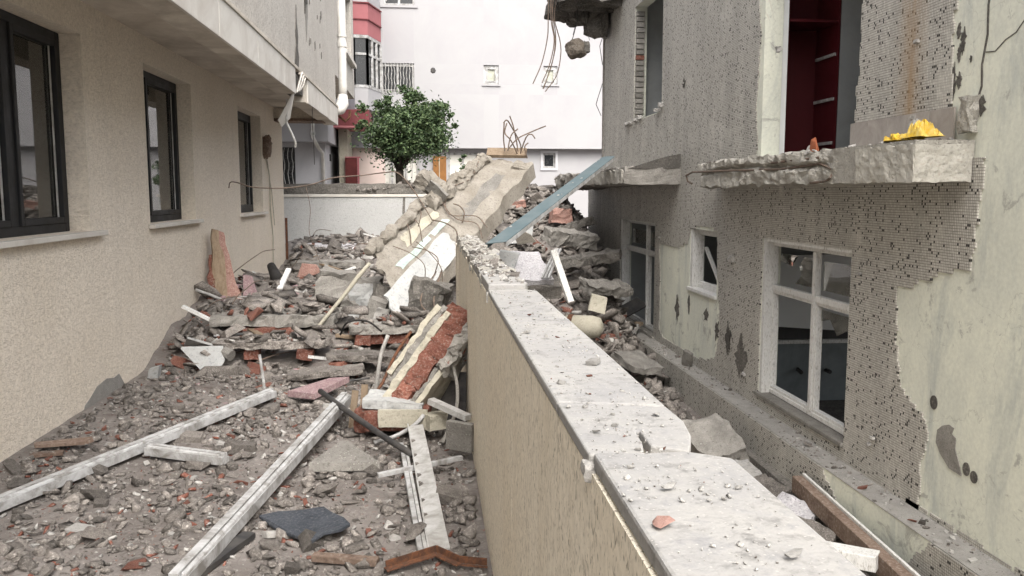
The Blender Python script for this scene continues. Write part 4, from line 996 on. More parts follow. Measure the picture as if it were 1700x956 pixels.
# ------------------------------------------------------------------ garden wall in the middle
WX0, WX1 = 0.285, 0.515
def garden_wall():
    T = thing('garden_wall', 'cream stucco garden wall with pale stone coping running down the middle', 'wall', (0.4, 4, 0))
    part(MB().box((WX0, -3, -1.5), (WX1 - 0.02, 2.895, 1.302)), 'wall_panel', 'wall_stucco', T)
    part(MB().box((WX0, 2.902, -1.5), (WX1 - 0.02, 8.3, 1.302)), 'wall_panel', 'wall_stucco', T)
    part(MB().box((WX0 + 0.004, 2.89, -1.5), (WX1 - 0.03, 2.91, 1.300)), 'joint_filling', 'dark_concrete', T)
    part(MB().box((WX0 - 0.004, 8.307, -1.5), (WX1 - 0.02, 8.9, 1.275)), 'end_pier', 'wall_stucco', T)
    def stone(poly, z0, z1, bev=0.006):
        return part(MB().prism([(x, y, z0) for x, y in poly], (0, 0, z1 - z0)), 'coping_stone', 'coping', T, bevel=bev)
    stone([(0.290, -3), (0.535, -3), (0.535, -0.4), (0.290, -0.4)], 1.304, 1.337)
    stone([(0.290, -0.394), (0.531, -0.394), (0.530, 1.40), (0.46, 1.447), (0.38, 1.444), (0.290, 1.453)], 1.304, 1.336)
    stone([(0.283, 1.458), (0.37, 1.450), (0.385, 1.455), (0.398, 1.52), (0.404, 1.60), (0.412, 1.60), (0.408, 1.50), (0.47, 1.46), (0.482, 1.49), (0.505, 1.56), (0.521, 1.66), (0.518, 1.78), (0.283, 1.84)], 1.304, 1.331)
    stone([(0.283, 1.846), (0.518, 1.786), (0.519, 2.6), (0.518, 3.1), (0.283, 3.1)], 1.304, 1.332)
    stone([(0.283, 3.106), (0.518, 3.106), (0.518, 4.02), (0.46, 4.08), (0.285, 4.06)], 1.304, 1.331)
    # broken far stretch: thicker bed with the stones gone
    stone([(0.287, 4.085), (0.47, 4.10), (0.486, 4.14), (0.484, 4.6), (0.287, 4.6)], 1.304, 1.356)
    me = rough_block(10, 70, 3, (0.20, 4.0, 0.07), 0.022, 9, 21); me.transform(Matrix.Translation((0.388, 6.62, 1.315))); part(me, 'mortar_bed', 'broken_concrete', T)
    stone([(0.287, 4.606), (0.484, 4.606), (0.48, 5.3), (0.43, 5.42), (0.36, 5.36), (0.287, 5.5)], 1.304, 1.352)
    me = rough_block(5, 5, 4, (0.022, 0.03, 0.035), 0.008, 30, 23); me.transform(Matrix.Translation((0.286, 1.455, 1.30))); part(me, 'mortar_lump', 'rubble_white', T)
    me = rough_block(4, 4, 4, (0.015, 0.05, 0.05), 0.008, 25, 24); me.transform(Matrix.Translation((0.287, 4.1, 1.29))); part(me, 'mortar_lump', 'rubble_white', T)
garden_wall()

# ------------------------------------------------------------------ fallen column across the wall end
def fallen_column():
    LL, LR, UR, UL = Vector((-0.62, 9.95, 1.16)), Vector((-0.158, 9.6, 0.516)), Vector((1.561, 12.4, 2.256)), Vector((0.84, 12.6, 2.349))
    T = thing('fallen_concrete_column', 'fallen tan concrete column leaning up across the broken end of the garden wall', 'column', (-0.35, 9.8, 0.3))
    def S(u, v): return LL.lerp(LR, u).lerp(UL.lerp(UR, u), v)
    nrm = (LR - LL).cross(UL - LL).normalized()
    if nrm.z < 0: nrm = -nrm
    def skin(name, mat, u0, u1, v0, v1, top, bot, nu=8, nv=30, amp=0.0, seed=0, ragged=0.0):
        mb = MB(); rows = []
        for j in range(nv + 1):
            v = v0 + (v1 - v0) * j / nv; row = []
            e0 = ragged * mnoise.noise(Vector((v * 9, seed, 1))); e1 = ragged * mnoise.noise(Vector((v * 9, seed, 7)))
            for i in range(nu + 1):
                u = u0 + e0 + (u1 + e1 - u0 - e0) * i / nu
                ve = v + (ragged * mnoise.noise(Vector((u * 7, seed, 3))) if j in (0, nv) else 0)
                p = S(u, ve)
                n = mnoise.noise_vector(p * 5 + Vector((seed, 0, 0))) * amp + mnoise.noise_vector(p * 15) * amp * 0.4
                row.append((p + nrm * top + n, (p + Vector((0.04, 0.04, bot * (0.30 + 0.70 * sm(0.0, 0.35, ve)))) + n) if bot < -0.1 else p + nrm * bot + n))
            rows.append(row)
        W = nu + 1
        for row in rows: mb.v += [tuple(a) for a, b in row]
        off = len(mb.v)
        for row in rows: mb.v += [tuple(b) for a, b in row]
        for j in range(nv):
            for i in range(nu):
                a, b, c, d = j * W + i, j * W + i + 1, (j + 1) * W + i + 1, (j + 1) * W + i
                mb.f += [(a, b, c, d), (off + d, off + c, off + b, off + a)]
        edge = [i for i in range(W)] + [j * W + nu for j in range(1, nv + 1)] + [nv * W + i for i in range(nu - 1, -1, -1)] + [j * W for j in range(nv - 1, 0, -1)]
        for a, b in zip(edge, edge[1:] + edge[:1]): mb.f.append((b, a, off + a, off + b))
        me = mb.mesh(name); bm = bmesh.new(); bm.from_mesh(me); bmesh.ops.recalc_face_normals(bm, faces=bm.faces); bm.to_mesh(me); bm.free()
        return part(me, name, mat, T)
    skin('shaft', 'tan_concrete', 0.0, 1.0, -0.04, 0.98, 0.0, -0.20, 16, 70, 0.018, 2, 0.05)
    skin('white_plaster', 'white_plaster', 0.56, 0.99, -0.10, 0.33, 0.022, 0.004, 10, 40, 0.004, 5, 0.035)
    skin('mint_plaster', 'mint_plaster', 0.40, 0.50, 0.04, 0.40, 0.012, 0.003, 6, 50, 0.003, 6, 0.035)
    skin('pale_plaster', 'cream_plaster', 0.14, 0.30, 0.14, 0.40, 0.010, 0.003, 6, 40, 0.004, 7, 0.06)
    skin('grey_render', 'concrete', 0.50, 0.72, 0.50, 0.86, 0.006, 0.001, 4, 30, 0.002, 8, 0.05)
    # rounded broken rib along the upper edge
    def rib(v0, v1, r, seed, nm='broken_rib', u=-0.02, lift=0.02):
        pts = []; rs = []
        n = 44
        for i in range(n + 1):
            v = v0 + (v1 - v0) * i / n
            p = S(u, v) + nrm * lift + mnoise.noise_vector(Vector((v * 8, seed, 0))) * 0.05
            pts.append(p); rs.append(r * (0.85 + 0.45 * mnoise.noise(Vector((v * 11, seed, 5)))) * (0.75 if i in (0, n) else 1))
        part(MB().tube(pts, rs, 11).rough(0.05, 8, seed), nm, 'tan_concrete', T)
    rib(-0.06, 0.44, 0.08, 1); rib(0.52, 0.95, 0.08, 2, u=0.03)
    rib(0.40, 0.62, 0.11, 3, u=0.06, lift=0.05); rib(0.60, 0.95, 0.07, 5, u=0.12, lift=0.03)
    me = rough_block(12, 9, 7, (0.44, 0.26, 0.18), 0.055, 7, 61)
    p = S(-0.18, 0.50) + nrm * 0.10
    me.transform(frame_matrix(p, (LR - LL) + (UL - LL) * 0.10, nrm)); part(me, 'broken_stub', 'tan_concrete', T)
    me = rough_block(6, 3, 5, (0.30, 0.05, 0.16), 0.02, 6, 66); me.transform(frame_matrix(S(-0.02, 0.455) + nrm * 0.16, (LR - LL) + (UL - LL) * 0.10, nrm)); part(me, 'stub_cap', 'concrete', T)
    me = rough_block(7, 7, 6, (0.22, 0.30, 0.2), 0.06, 6, 62); me.transform(frame_matrix(S(0.90, 0.95) - nrm * 0.10, UR - UL, nrm)); part(me, 'broken_head', 'tan_concrete', T)
    part(bar(S(0.0, 1.0) + nrm * 0.06, S(0.72, 1.02) + nrm * 0.10, 0.20, 0.05, nrm), 'board', 'old_wood', T)
    me = rough_block(3, 3, 8, (0.09, 0.09, 0.55), 0.03, 8, 63); me.transform(Matrix.Translation((-0.2, 9.75, 0.42))); part(me, 'plaster_strip', 'white_plaster', T)
    # reinforcement
    tip = S(0.7, 1.0)
    def bars(lst, r=0.010):
        for pts in lst: part(MB().tube(curve(pts), r, 5), 'rebar', 'rebar', T)
    t = (1.33, 12.45, 2.32)
    bars([[t, (1.30, 12.5, 2.55), (1.25, 12.5, 2.78), (1.20, 12.5, 2.92)], [t, (1.36, 12.5, 2.5), (1.22, 12.4, 2.75), (1.14, 12.3, 2.84), (1.09, 12.3, 2.80)], [(1.12, 12.4, 2.4), (1.10, 12.4, 2.6), (1.11, 12.4, 2.82)],
          [(1.16, 12.4, 2.42), (1.3, 12.4, 2.58), (1.5, 12.4, 2.68), (1.72, 12.4, 2.77)], [t, (1.42, 12.3, 2.6), (1.50, 12.3, 2.64), (1.55, 12.3, 2.58)], [(1.15, 12.3, 2.4), (1.2, 12.3, 2.62), (1.3, 12.3, 2.72)],
          [(1.44, 12.35, 2.3), (1.40, 12.3, 2.46), (1.45, 12.3, 2.52)], [t, (1.2, 12.3, 2.55), (1.11, 12.3, 2.66), (1.14, 12.3, 2.80)]])
    def drape(pts, r=0.007): part(MB().tube(curve(pts), r, 5), 'tie_wire', 'rebar', T)
    rr = random.Random(5)
    for k in range(8):
        v = rr.uniform(0.05, 0.5); u = rr.uniform(-0.05, 0.4)
        a = S(u, v) + nrm * 0.06; b = a + Vector((rr.uniform(-0.1, 0.4), -0.12, rr.uniform(-0.9, -0.4)))
        m = a.lerp(b, 0.5) + Vector((rr.uniform(0.0, 0.2), -0.15, 0.08))
        drape([a, a.lerp(m, 0.5) + Vector((0.02, -0.05, 0.03)), m, m.lerp(b, 0.6), b], rr.uniform(0.005, 0.010))
    drape([S(-0.05, 0.5) + nrm * 0.1, S(0.3, 0.44) + nrm * 0.06, S(0.6, 0.43) + nrm * 0.05, S(0.9, 0.47) + nrm * 0.05, S(1.15, 0.44)]); drape([S(0.0, 0.55) + nrm * 0.1, S(0.4, 0.42) + nrm * 0.06, S(0.8, 0.5) + nrm * 0.06, S(1.1, 0.5)])
    drape([S(0.05, 0.85) + nrm * 0.13, S(0.2, 0.72) + nrm * 0.05, S(0.1, 0.6) + nrm * 0.09])
    drape([S(0.95, 0.2), (0.05, 9.5, 0.62), (0.1, 9.4, 0.42), (0.2, 9.3, 0.36)], 0.012); drape([S(0.9, 0.18), (-0.1, 9.4, 0.6), (0.12, 9.3, 0.35)], 0.009)
fallen_column()
def wire_thing(name, label, pts, r, mat='rebar', cat='wire'):
    solo(MB().tube(curve(pts), r, 6), name, mat, label, cat, smooth=True)
wire_thing('long_wire', 'long thin wire arching from the cream wall towards the fallen column', [(-2.50, 11, 1.86), (-2.48, 11, 1.93), (-2.40, 11, 1.93), (-2.2, 11, 1.87), (-1.83, 11, 1.86), (-1.5, 11, 1.90), (-1.2, 11, 1.99), (-0.85, 11, 2.02), (-0.55, 11.05, 2.06), (-0.38, 11, 2.05), (-0.2, 10.9, 1.85), (-0.05, 10.8, 1.62), (0.05, 10.7, 1.45)], 0.008)
wire_thing('dangling_wire', 'thin wire hanging down in front of the rear white wall', [(-1.55, 11.0, 1.90), (-1.5, 11, 1.6), (-1.52, 11.0, 1.3), (-1.44, 11, 1.05), (-1.40, 11, 0.92)], 0.004)

# ------------------------------------------------------------------ steel channel leaning on the far slab
def steel():
    a, b = Vector((0.72, 9.15, 1.25)), Vector((3.02, 14.05, 2.40))
    T = thing('steel_channel', 'blue grey steel channel leaning from the wall up to the far balcony slab', 'steel beam', a)
    n = Vector((-0.35, -0.62, 0.70))
    M = frame_matrix(a, b - a, n); L = (b - a).length
    part(MB().prism([(0, 0.11, 0), (0, -0.11, 0), (L - 0.06, -0.11, 0), (L, -0.05, 0), (L + 0.02, 0.03, 0), (L - 0.03, 0.11, 0)], (0, 0, 0.008)).mesh('w') if False else MB().add([M @ Vector(p) for p in [(0, 0.11, 0), (0.05, -0.11, 0), (L - 0.06, -0.11, 0), (L, -0.05, 0), (L + 0.02, 0.03, 0), (L - 0.03, 0.11, 0), (0, 0.11, 0.008), (0.05, -0.11, 0.008), (L - 0.06, -0.11, 0.008), (L, -0.05, 0.008), (L + 0.02, 0.03, 0.008), (L - 0.03, 0.11, 0.008)]], [(5, 4, 3, 2, 1, 0), (6, 7, 8, 9, 10, 11)] + [(i, (i + 1) % 6, 6 + (i + 1) % 6, 6 + i) for i in range(6)]), 'web', 'steel_blue', T)
    part(MB().box((0.05, -0.112, -0.05), (L - 0.06, -0.104, -0.001), M), 'flange', 'pvc', T); part(MB().box((0.0, 0.104, -0.05), (L - 0.06, 0.112, -0.001), M), 'flange', 'steel_blue', T)
    rr = random.Random(2)
    for k in range(7):
        x, y, s = rr.uniform(0.3, L - 0.3), rr.uniform(-0.1, 0.1), rr.uniform(0.012, 0.03)
        part(MB().box((x, y, 0.0085), (x + s * 1.6, y + s, 0.014), M), 'plaster_splash', 'rubble_white', T)
steel()

# ------------------------------------------------------------------ broken chunk of brick wall
def brick_chunk():
    T = thing('brick_wall_chunk', 'broken chunk of red hollow brick with cream plaster propped against the garden wall', 'masonry', (0.0, 6.6, 0))
    o = Vector((-0.33, 6.45, 0.22)); a = Vector((0.62, 0.22, 0.80)).normalized(); st = Vector((0.72, -0.45, -0.46)); 
    M = frame_matrix(o, a, st)      # x along the slope, z through the layers towards the camera, y across
    def lay(nm, mat, x0, x1, y0, y1, z0, z1, amp=0.012, seed=1, bev=0):
        nx, ny = max(3, int((x1 - x0) / 0.05)), max(3, int((y1 - y0) / 0.05))
        me = rough_block(nx * 2, ny * 2, 4, (x1 - x0, y1 - y0, z1 - z0), amp * 1.5, 11, seed)
        me.transform(M @ Matrix.Translation(((x0 + x1) / 2, (y0 + y1) / 2, (z0 + z1) / 2))); return part(me, nm, mat, T)
    lay('plaster_layer', 'cream_plaster', 0.16, 0.80, -0.22, 0.18, -0.065, -0.02, 0.010, 1)
    lay('mortar_layer', 'concrete', 0.12, 0.83, -0.22, 0.18, -0.018, 0.03, 0.016, 2)
    lay('plaster_layer', 'cream_plaster', -0.06, 0.80, -0.20, 0.20, 0.032, 0.085, 0.010, 3)
    # hollow bricks with their combed faces
    def brick(x0, x1, y0, y1, z0, z1, seed):
        b = lay('brick', 'brick', x0 + 0.02 * math.sin(seed), x1 + 0.015 * math.cos(seed * 3), y0 + 0.03 * math.sin(seed * 2), y1, z0, z1 + 0.03 * math.sin(seed * 5), 0.020, seed)
        for k in range(4):
            y = y0 + (y1 - y0) * (k + 0.5) / 4
            part(MB().box((x0 + 0.02, y - 0.006, z1), (x1 - 0.02, y + 0.006, z1 + 0.006), M), 'brick_rib', 'brick', b)
    brick(-0.05, 0.22, -0.16, 0.20, 0.09, 0.25, 11); brick(0.20, 0.46, -0.14, 0.20, 0.09, 0.25, 12); brick(0.44, 0.71, -0.16, 0.19, 0.07, 0.29, 13); brick(0.69, 0.90, -0.15, 0.18, 0.03, 0.27, 14)
    lay('mortar_face', 'concrete', 0.40, 0.80, -0.10, 0.22, 0.245, 0.33, 0.03, 15)
    lay('cream_face', 'cream_plaster', 0.02, 0.40, -0.18, 0.20, 0.275, 0.315, 0.006, 16); lay('mortar_layer', 'concrete', 0.0, 0.40, -0.17, 0.20, 0.243, 0.274, 0.014, 17)
    me = rough_block(4, 4, 5, (0.10, 0.14, 0.24), 0.03, 8, 19); me.transform(Matrix.Translation((0.245, 6.55, 0.62))); part(me, 'mortar_lump', 'concrete', T)
    # lower piece in front
    U = thing('plastered_brick_block', 'cream plastered brick block lying in front of the larger brick chunk', 'masonry', (-0.25, 6.15, 0))
    def blk(nm, mat, size, pos, rz, amp, seed, ry=0.0):
        me = rough_block(8, 6, 5, size, amp, 7, seed); me.transform(Matrix.Translation(pos) @ Matrix.Rotation(rz, 4, 'Z') @ Matrix.Rotation(ry, 4, 'Y')); return part(me, nm, mat, U)
    blk('brick_core', 'brick', (0.46, 0.30, 0.15), (-0.24, 6.22, 0.14), -0.12, 0.015, 4); blk('plaster_top', 'white_plaster', (0.44, 0.30, 0.06), (-0.26, 6.24, 0.25), -0.12, 0.02, 5, 0.10)
    blk('cream_face', 'cream_plaster', (0.36, 0.03, 0.13), (-0.20, 6.035, 0.17), -0.14, 0.005, 6); blk('broken_end', 'brick', (0.12, 0.24, 0.17), (-0.47, 6.24, 0.13), -0.2, 0.03, 7)
    blk('plaster_corner', 'cream_plaster', (0.15, 0.12, 0.12), (0.03, 6.02, 0.15), 0.5, 0.015, 8)
brick_chunk()

# ------------------------------------------------------------------ frames, boards and sheets on the alley floor
def pvc_bar(name, label, p, q, w, h, mat='pvc', up=(0, 0, 1), group=None, cat='window frame', ends=True):
    p, q = Vector(p), Vector(q); T = thing(name, label, cat, (p.x, p.y, 0), group)
    M = frame_matrix(p, q - p, up); L = (q - p).length
    def ext(nm, prof, x0=0, x1=None, m=mat):
        x1 = L if x1 is None else x1; n = len(prof)
        vs = [M @ Vector((x0, y, z)) for y, z in prof] + [M @ Vector((x1, y, z)) for y, z in prof]
        part(MB().add(vs, [tuple(range(n - 1, -1, -1)), tuple(range(n, 2 * n))] + [(i, (i + 1) % n, n + (i + 1) % n, n + i) for i in range(n)]), nm, m, T, bevel=0.002)
    a, b = w / 2, h / 2
    ext('profile', [(-a, -b), (a, -b), (a, b * 0.2), (a * 0.55, b * 0.2), (a * 0.55, b), (-a * 0.35, b), (-a * 0.35, b * 0.45), (-a, b * 0.45)])
    ext('glazing_bead', [(-a * 0.95, b * 0.46), (-a * 0.45, b * 0.46), (-a * 0.5, b * 0.9), (-a * 0.85, b * 0.75)], 0.02, L - 0.03)
    ext('gasket', [(a * 0.56, b * 0.21), (a * 0.75, b * 0.21), (a * 0.75, b * 0.4), (a * 0.56, b * 0.4)], 0.01, L - 0.02, 'cable')
    return T
T1 = pvc_bar('window_frame_bar', 'long white window frame bar lying from the lower left towards the rubble', (-2.62, 4.40, 0.06), (-1.36, 7.30, 0.09), 0.09, 0.075)
pvc_bar('window_frame_bar', 'short white frame bar butting against the middle of the long left bar', (-1.92, 5.80, 0.07), (-1.34, 5.52, 0.07), 0.075, 0.075)
pvc_bar('window_frame_bar', 'white window frame bar lying diagonally across the middle of the alley floor', (-1.145, 3.72, 0.07), (-0.68, 6.72, 0.17), 0.10, 0.09)
solo(bar((-1.18, 3.70, 0.022), (-0.95, 4.35, 0.025), 0.07, 0.03), 'dark_strip', 'black_board', 'thin dark strip tucked under the near end of the diagonal frame bar', 'strip')
def flat_metal():
    T = thing('bent_aluminium_panel', 'pale folded aluminium strip standing on edge near the garden wall', 'metal strip', (-0.05, 4.9, 0))
    p, q = Vector((-0.11, 5.93, 0.14)), Vector((0.035, 4.04, 0.03)); M = frame_matrix(p, q - p, (-0.15, 0, 1)); L = (q - p).length
    part(MB().box((0, -0.055, -0.006), (L, 0.055, 0.006), M), 'face', 'aluminium', T, bevel=0.002); part(MB().box((0, -0.054, 0.0065), (L, -0.046, 0.03), M), 'lip', 'aluminium', T)
    p2, q2 = Vector((-0.20, 5.75, 0.06)), Vector((-0.05, 4.0, 0.03)); M2 = frame_matrix(p2, q2 - p2, (0, 0, 1)); L2 = (q2 - p2).length
    part(MB().box((0, -0.02, -0.018), (L2, 0.008, 0.018), M2), 'side_rail', 'pvc', T, bevel=0.003); part(MB().box((0.05, 0.012, -0.012), (L2 - 0.03, 0.03, 0.012), M2), 'side_rail', 'aluminium', T)
    rr = random.Random(3)
    for k in range(10):
        x = 0.25 + rr.uniform(0, 1.2); e = rr.uniform(0.03, 0.08); part(MB().add([M @ Vector(q) for q in ((x, -0.045, 0.0064), (x + e, -0.045, 0.0064), (x + e * 0.6, -0.045 + e * 0.4, 0.0064), (x + e * 0.2, -0.045 + e * 0.3, 0.0064), (x + e * 0.5, -0.03, 0.0095))], [(0, 1, 4), (1, 2, 4), (2, 3, 4), (3, 0, 4), (3, 2, 1, 0)]), 'cement_splash', 'rubble_grey', T)
flat_metal()
solo(bar((-0.33, 5.12, 0.06), (0.20, 5.30, 0.10), 0.03, 0.03), 'white_batten', 'pvc', 'thin white batten lying behind the folded aluminium strip', 'batten', bevel=0.003)
def sheet():
    pts = [(-0.95, 4.60), (-0.86, 4.66), (-0.72, 4.63), (-0.60, 4.62), (-0.545, 4.52), (-0.47, 4.44), (-0.43, 4.36), (-0.47, 4.28), (-0.55, 4.24), (-0.60, 4.15), (-0.70, 4.26), (-0.80, 4.38), (-0.86, 4.47)]
    solo(MB().prism([(x, y, 0.03 + 0.02 * math.sin(x * 9)) for x, y in pts], (0, 0, 0.018)), 'bitumen_sheet', 'asphalt_sheet', 'torn dark blue grey sheet of roofing felt lying on the alley floor', 'roofing sheet', bevel=0.003)
sheet()
solo(bar((-0.58, 4.02, 0.035), (-0.26, 3.93, 0.035), 0.05, 0.035), 'short_plank', 'plank_brown', 'short brown plank at the bottom edge of the alley floor', 'plank', bevel=0.004)
def rust_angle():
    T = thing('rusty_angle_iron', 'bent rusty angle iron lying by the foot of the garden wall', 'angle iron', (0.02, 3.9, 0))
    P = [(-0.22, 3.85, 0.03), (0.02, 3.96, 0.05), (0.13, 3.86, 0.035), (0.26, 3.83, 0.03)]
    for a, b in zip(P, P[1:]):
        part(bar(a, b, 0.045 if a[0] < 0.1 else 0.015, 0.006), 'leg', 'rust', T); part(bar(Vector(a) + Vector((0, 0.02, 0.018)), Vector(b) + Vector((0, 0.02, 0.018)), 0.006, 0.035), 'leg', 'rust', T)
rust_angle()
solo(MB().prism([(-2.76, 6.03, 0.05), (-2.40, 6.10, 0.06), (-2.36, 6.03, 0.06), (-2.42, 6.0, 0.05), (-2.72, 5.95, 0.05)], (0, 0, 0.02)), 'fibre_board', 'plank_brown', 'brown strip of board lying near the foot of the cream wall', 'board')
solo(MB().prism([(-2.70, 5.90, 0.02), (-2.52, 5.93, 0.02), (-2.50, 5.86, 0.02), (-2.70, 5.82, 0.02)], (0, 0, 0.02)), 'board_piece', 'plank_brown', 'smaller brown board piece just in front of the board strip', 'board')
solo(MB().tube([(-1.43, 9.3, 0.10), (-1.2, 9.35, 0.36), (-0.95, 9.42, 0.66), (-0.78, 9.48, 0.88), (-0.66, 9.52, 1.02)], [0.016, 0.02, 0.022, 0.026, 0.02], 9), 'white_pole', 'cream_plaster', 'long pale pole leaning up against the fallen column', 'pole', smooth=True)
solo(MB().tube([(-1.48, 7.6, 0.02), (-1.50, 7.62, 0.2), (-1.52, 7.62, 0.36)], 0.013, 8), 'white_stick', 'pvc', 'thin white stick standing upright in front of the masonry slabs', 'stick')
solo(MB().tube([(-2.85, 10.6, 0.62), (-2.72, 10.7, 0.55), (-2.58, 10.85, 0.45)], 0.018, 8), 'grey_pipe_stub', 'aluminium', 'short grey pipe poking out of the foot of the cream wall', 'pipe')
def shards():
    T = thing('leaning_masonry_shard', 'tall pointed shard of brick and render leaning against the cream wall', 'masonry', (-2.6, 11.0, 0.3))
    def sh(nm, mat, pts, ext, amp=0.02, seed=1):
        mb = MB(); n = 14; a = [Vector(p) for p in pts]
        rows = []
        for i in range(n + 1):
            t = i / n; l = a[0].lerp(a[1], t); r = a[3].lerp(a[2], t)
            nz = mnoise.noise_vector(Vector((t * 6, seed, 0))) * amp; nz2 = mnoise.noise_vector(Vector((t * 6, seed, 9))) * amp
            rows.append([l + nz, r + nz2, r + nz2 + Vector(ext), l + nz + Vector(ext)])
        for i, r in enumerate(rows): mb.v += [tuple(p) for p in r]
        for i in range(n):
            for k in range(4):
                l = (k + 1) % 4; mb.f.append((4 * i + k, 4 * i + l, 4 * i + 4 + l, 4 * i + 4 + k))
        mb.f += [(3, 2, 1, 0), (4 * n, 4 * n + 1, 4 * n + 2, 4 * n + 3)]
        me = mb.mesh(nm); bm = bmesh.new(); bm.from_mesh(me); bmesh.ops.recalc_face_normals(bm, faces=bm.faces); bm.to_mesh(me); bm.free(); return part(me, nm, mat, T)
    sh('render_face', 'tile_pink', [(-2.66, 10.95, 0.25), (-2.74, 11.25, 1.32), (-2.66, 11.30, 1.28), (-2.36, 11.0, 0.30)], (-0.05, 0.10, 0.0), 0.03, 1)
    sh('mortar_edge', 'old_wood', [(-2.72, 10.88, 0.25), (-2.78, 11.2, 1.34), (-2.70, 11.22, 1.33), (-2.50, 10.92, 0.28)], (-0.04, 0.10, 0.0), 0.04, 2)
    sh('brick_core', 'brick', [(-2.78, 10.84, 0.22), (-2.80, 11.12, 1.0), (-2.74, 11.16, 1.02), (-2.66, 10.86, 0.25)], (-0.03, 0.10, 0), 0.04, 3)
    U = solo(MB().prism([(-2.42, 11.2, 0.3), (-2.22, 11.2, 0.3), (-2.36, 11.35, 0.70), (-2.44, 11.35, 0.72)], (0.02, 0.09, 0)), 'render_sliver', 'tile_mauve', 'small pinkish sliver of render beside the tall leaning shard', 'masonry')
    V = solo(MB().tube([(-2.36, 12.9, 0.72), (-2.25, 12.7, 0.55), (-2.05, 12.5, 0.42), (-1.8, 12.4, 0.36)], [0.06, 0.09, 0.10, 0.08], 10), 'black_pipe_elbow', 'cable', 'black plastic pipe elbow sticking out of the rubble by the wall corner', 'pipe', smooth=True)
shards()
def white_bucket():
    T = thing('crumpled_white_panel', 'crumpled white sheet panel lying at the left end of the masonry slabs', 'panel', (-2.3, 8.7, 0.05))
    part(MB().prism([(-2.58, 9.05, 0.20), (-2.10, 8.95, 0.20), (-2.0, 8.75, 0.16), (-2.2, 8.72, 0.25), (-2.5, 8.9, 0.30)], (0, 0.02, 0.02)), 'fold', 'white_plaster', T)
    part(MB().prism([(-2.50, 8.66, 0.24), (-2.08, 8.62, 0.25), (-2.05, 8.55, 0.12), (-2.12, 8.40, 0.0), (-2.22, 8.42, 0.03)], (0, 0.03, 0.015)), 'panel', 'white_plaster', T)
    part(MB().tube([(-2.07, 8.64, 0.20), (-1.99, 8.60, 0.17)], 0.06, 9), 'grey_roll', 'concrete', T)
    solo(MB().prism([(-2.72, 8.30, 0.02), (-2.62, 8.28, 0.02), (-2.60, 8.28, 0.14), (-2.70, 8.30, 0.11)], (0, 0.10, 0)), 'white_tile_piece', 'white_plaster', 'small white tile piece standing at the foot of the cream wall', 'tile')
white_bucket()

# ------------------------------------------------------------------ slabs of broken masonry forming the step in the pile
SLABS = []
def masonry_slab(label, c, size, rz, ry, seed, bricks=True, mat='rubble_grey'):
    SLABS.append((c, size))
    T = thing('masonry_slab', label, 'masonry', (c[0], c[1], c[2] - size[2]))
    M = Matrix.Translation(c) @ Matrix.Rotation(rz, 4, 'Z') @ Matrix.Rotation(ry, 4, 'Y')
    me = rough_block(max(10, int(size[0] / 0.04)), max(6, int(size[1] / 0.05)), 3, size, 0.05, 7.5, seed, None, None, (0.7, 1.0, 0.32)); me.transform(M); part(me, 'concrete_layer', mat, T)
    if bricks:
        rr = random.Random(seed); x = -size[0] / 2 + 0.05
        while x < size[0] / 2 - 0.2:
            l = rr.uniform(0.14, 0.22)
            if rr.random() < 0.55:
                me = rough_block(4, 4, 3, (l, size[1] * 0.8, 0.10), 0.02, 12, seed * 9 + int(x * 50)); me.transform(M @ Matrix.Translation((x + l / 2, -size[1] * 0.1 + rr.uniform(-0.08, 0.06), -size[2] / 2 - 0.06)) @ Matrix.Rotation(rr.uniform(-0.25, 0.25), 4, 'Z') @ Matrix.Rotation(rr.uniform(-0.15, 0.15), 4, 'Y')); part(me, 'brick', 'brick', T)
            x += l + 0.02
masonry_slab('broad broken slab with thin brick underside lying below the leaning shard', (-1.72, 9.75, 0.40), (1.35, 0.75, 0.12), 0.03, 0.02, 1, True, 'concrete')
masonry_slab('narrow layered slab lying in front of the broad slab on the left', (-1.62, 8.85, 0.25), (1.15, 0.35, 0.07), -0.04, -0.01, 2)
masonry_slab('broken slab showing red bricks below the foot of the fallen column', (-0.36, 9.15, 0.36), (0.98, 0.5, 0.09), 0.04, 0.0, 3, True, 'concrete')
masonry_slab('tilted grey slab lying behind the brick wall chunk', (-0.55, 8.4, 0.18), (0.9, 0.32, 0.06), -0.1, 0.03, 4, True)
masonry_slab('thin grey slab half buried in front of the layered slab', (-1.0, 8.05, 0.10), (0.7, 0.26, 0.05), 0.12, -0.04, 5, False)
masonry_slab('pale broken slab lying flat near the rear wall', (-2.15, 18.9, 0.62), (1.1, 0.7, 0.12), 0.05, 0.02, 6, False, 'terrazzo')
masonry_slab('wide dark slab lying in the far rubble behind the leaning shard', (-1.9, 16.3, 0.45), (1.3, 0.6, 0.12), -0.08, 0.0, 7, False, 'concrete')
def lump(name, label, c, size, seed, mat, amp=0.09, rz=0.0, cat='concrete block', parts=()):
    T = thing(name, label, cat, (c[0], c[1], c[2] - size[2] / 2))
    me = rough_block(8, 8, 7, size, amp, 3.2, seed); me.transform(Matrix.Translation(c) @ Matrix.Rotation(rz, 4, 'Z') @ Matrix.Rotation(0.25, 4, 'Y')); part(me, 'block', mat, T)
    for (pm, pp, psize, ps) in parts:
        me = rough_block(6, 3, 6, psize, 0.03, 6, ps); me.transform(Matrix.Translation(pp) @ Matrix.Rotation(rz, 4, 'Z')); part(me, 'paint_patch', pm, T)
lump('white_stained_boulder', 'large round concrete boulder splashed with white below the pale pole', (-0.98, 10.3, 0.55), (0.72, 0.5, 0.55), 2, 'concrete', parts=[('white_plaster', (-0.80, 10.03, 0.60), (0.26, 0.05, 0.24), 3), ('white_plaster', (-0.92, 10.03, 0.38), (0.16, 0.05, 0.15), 4)])
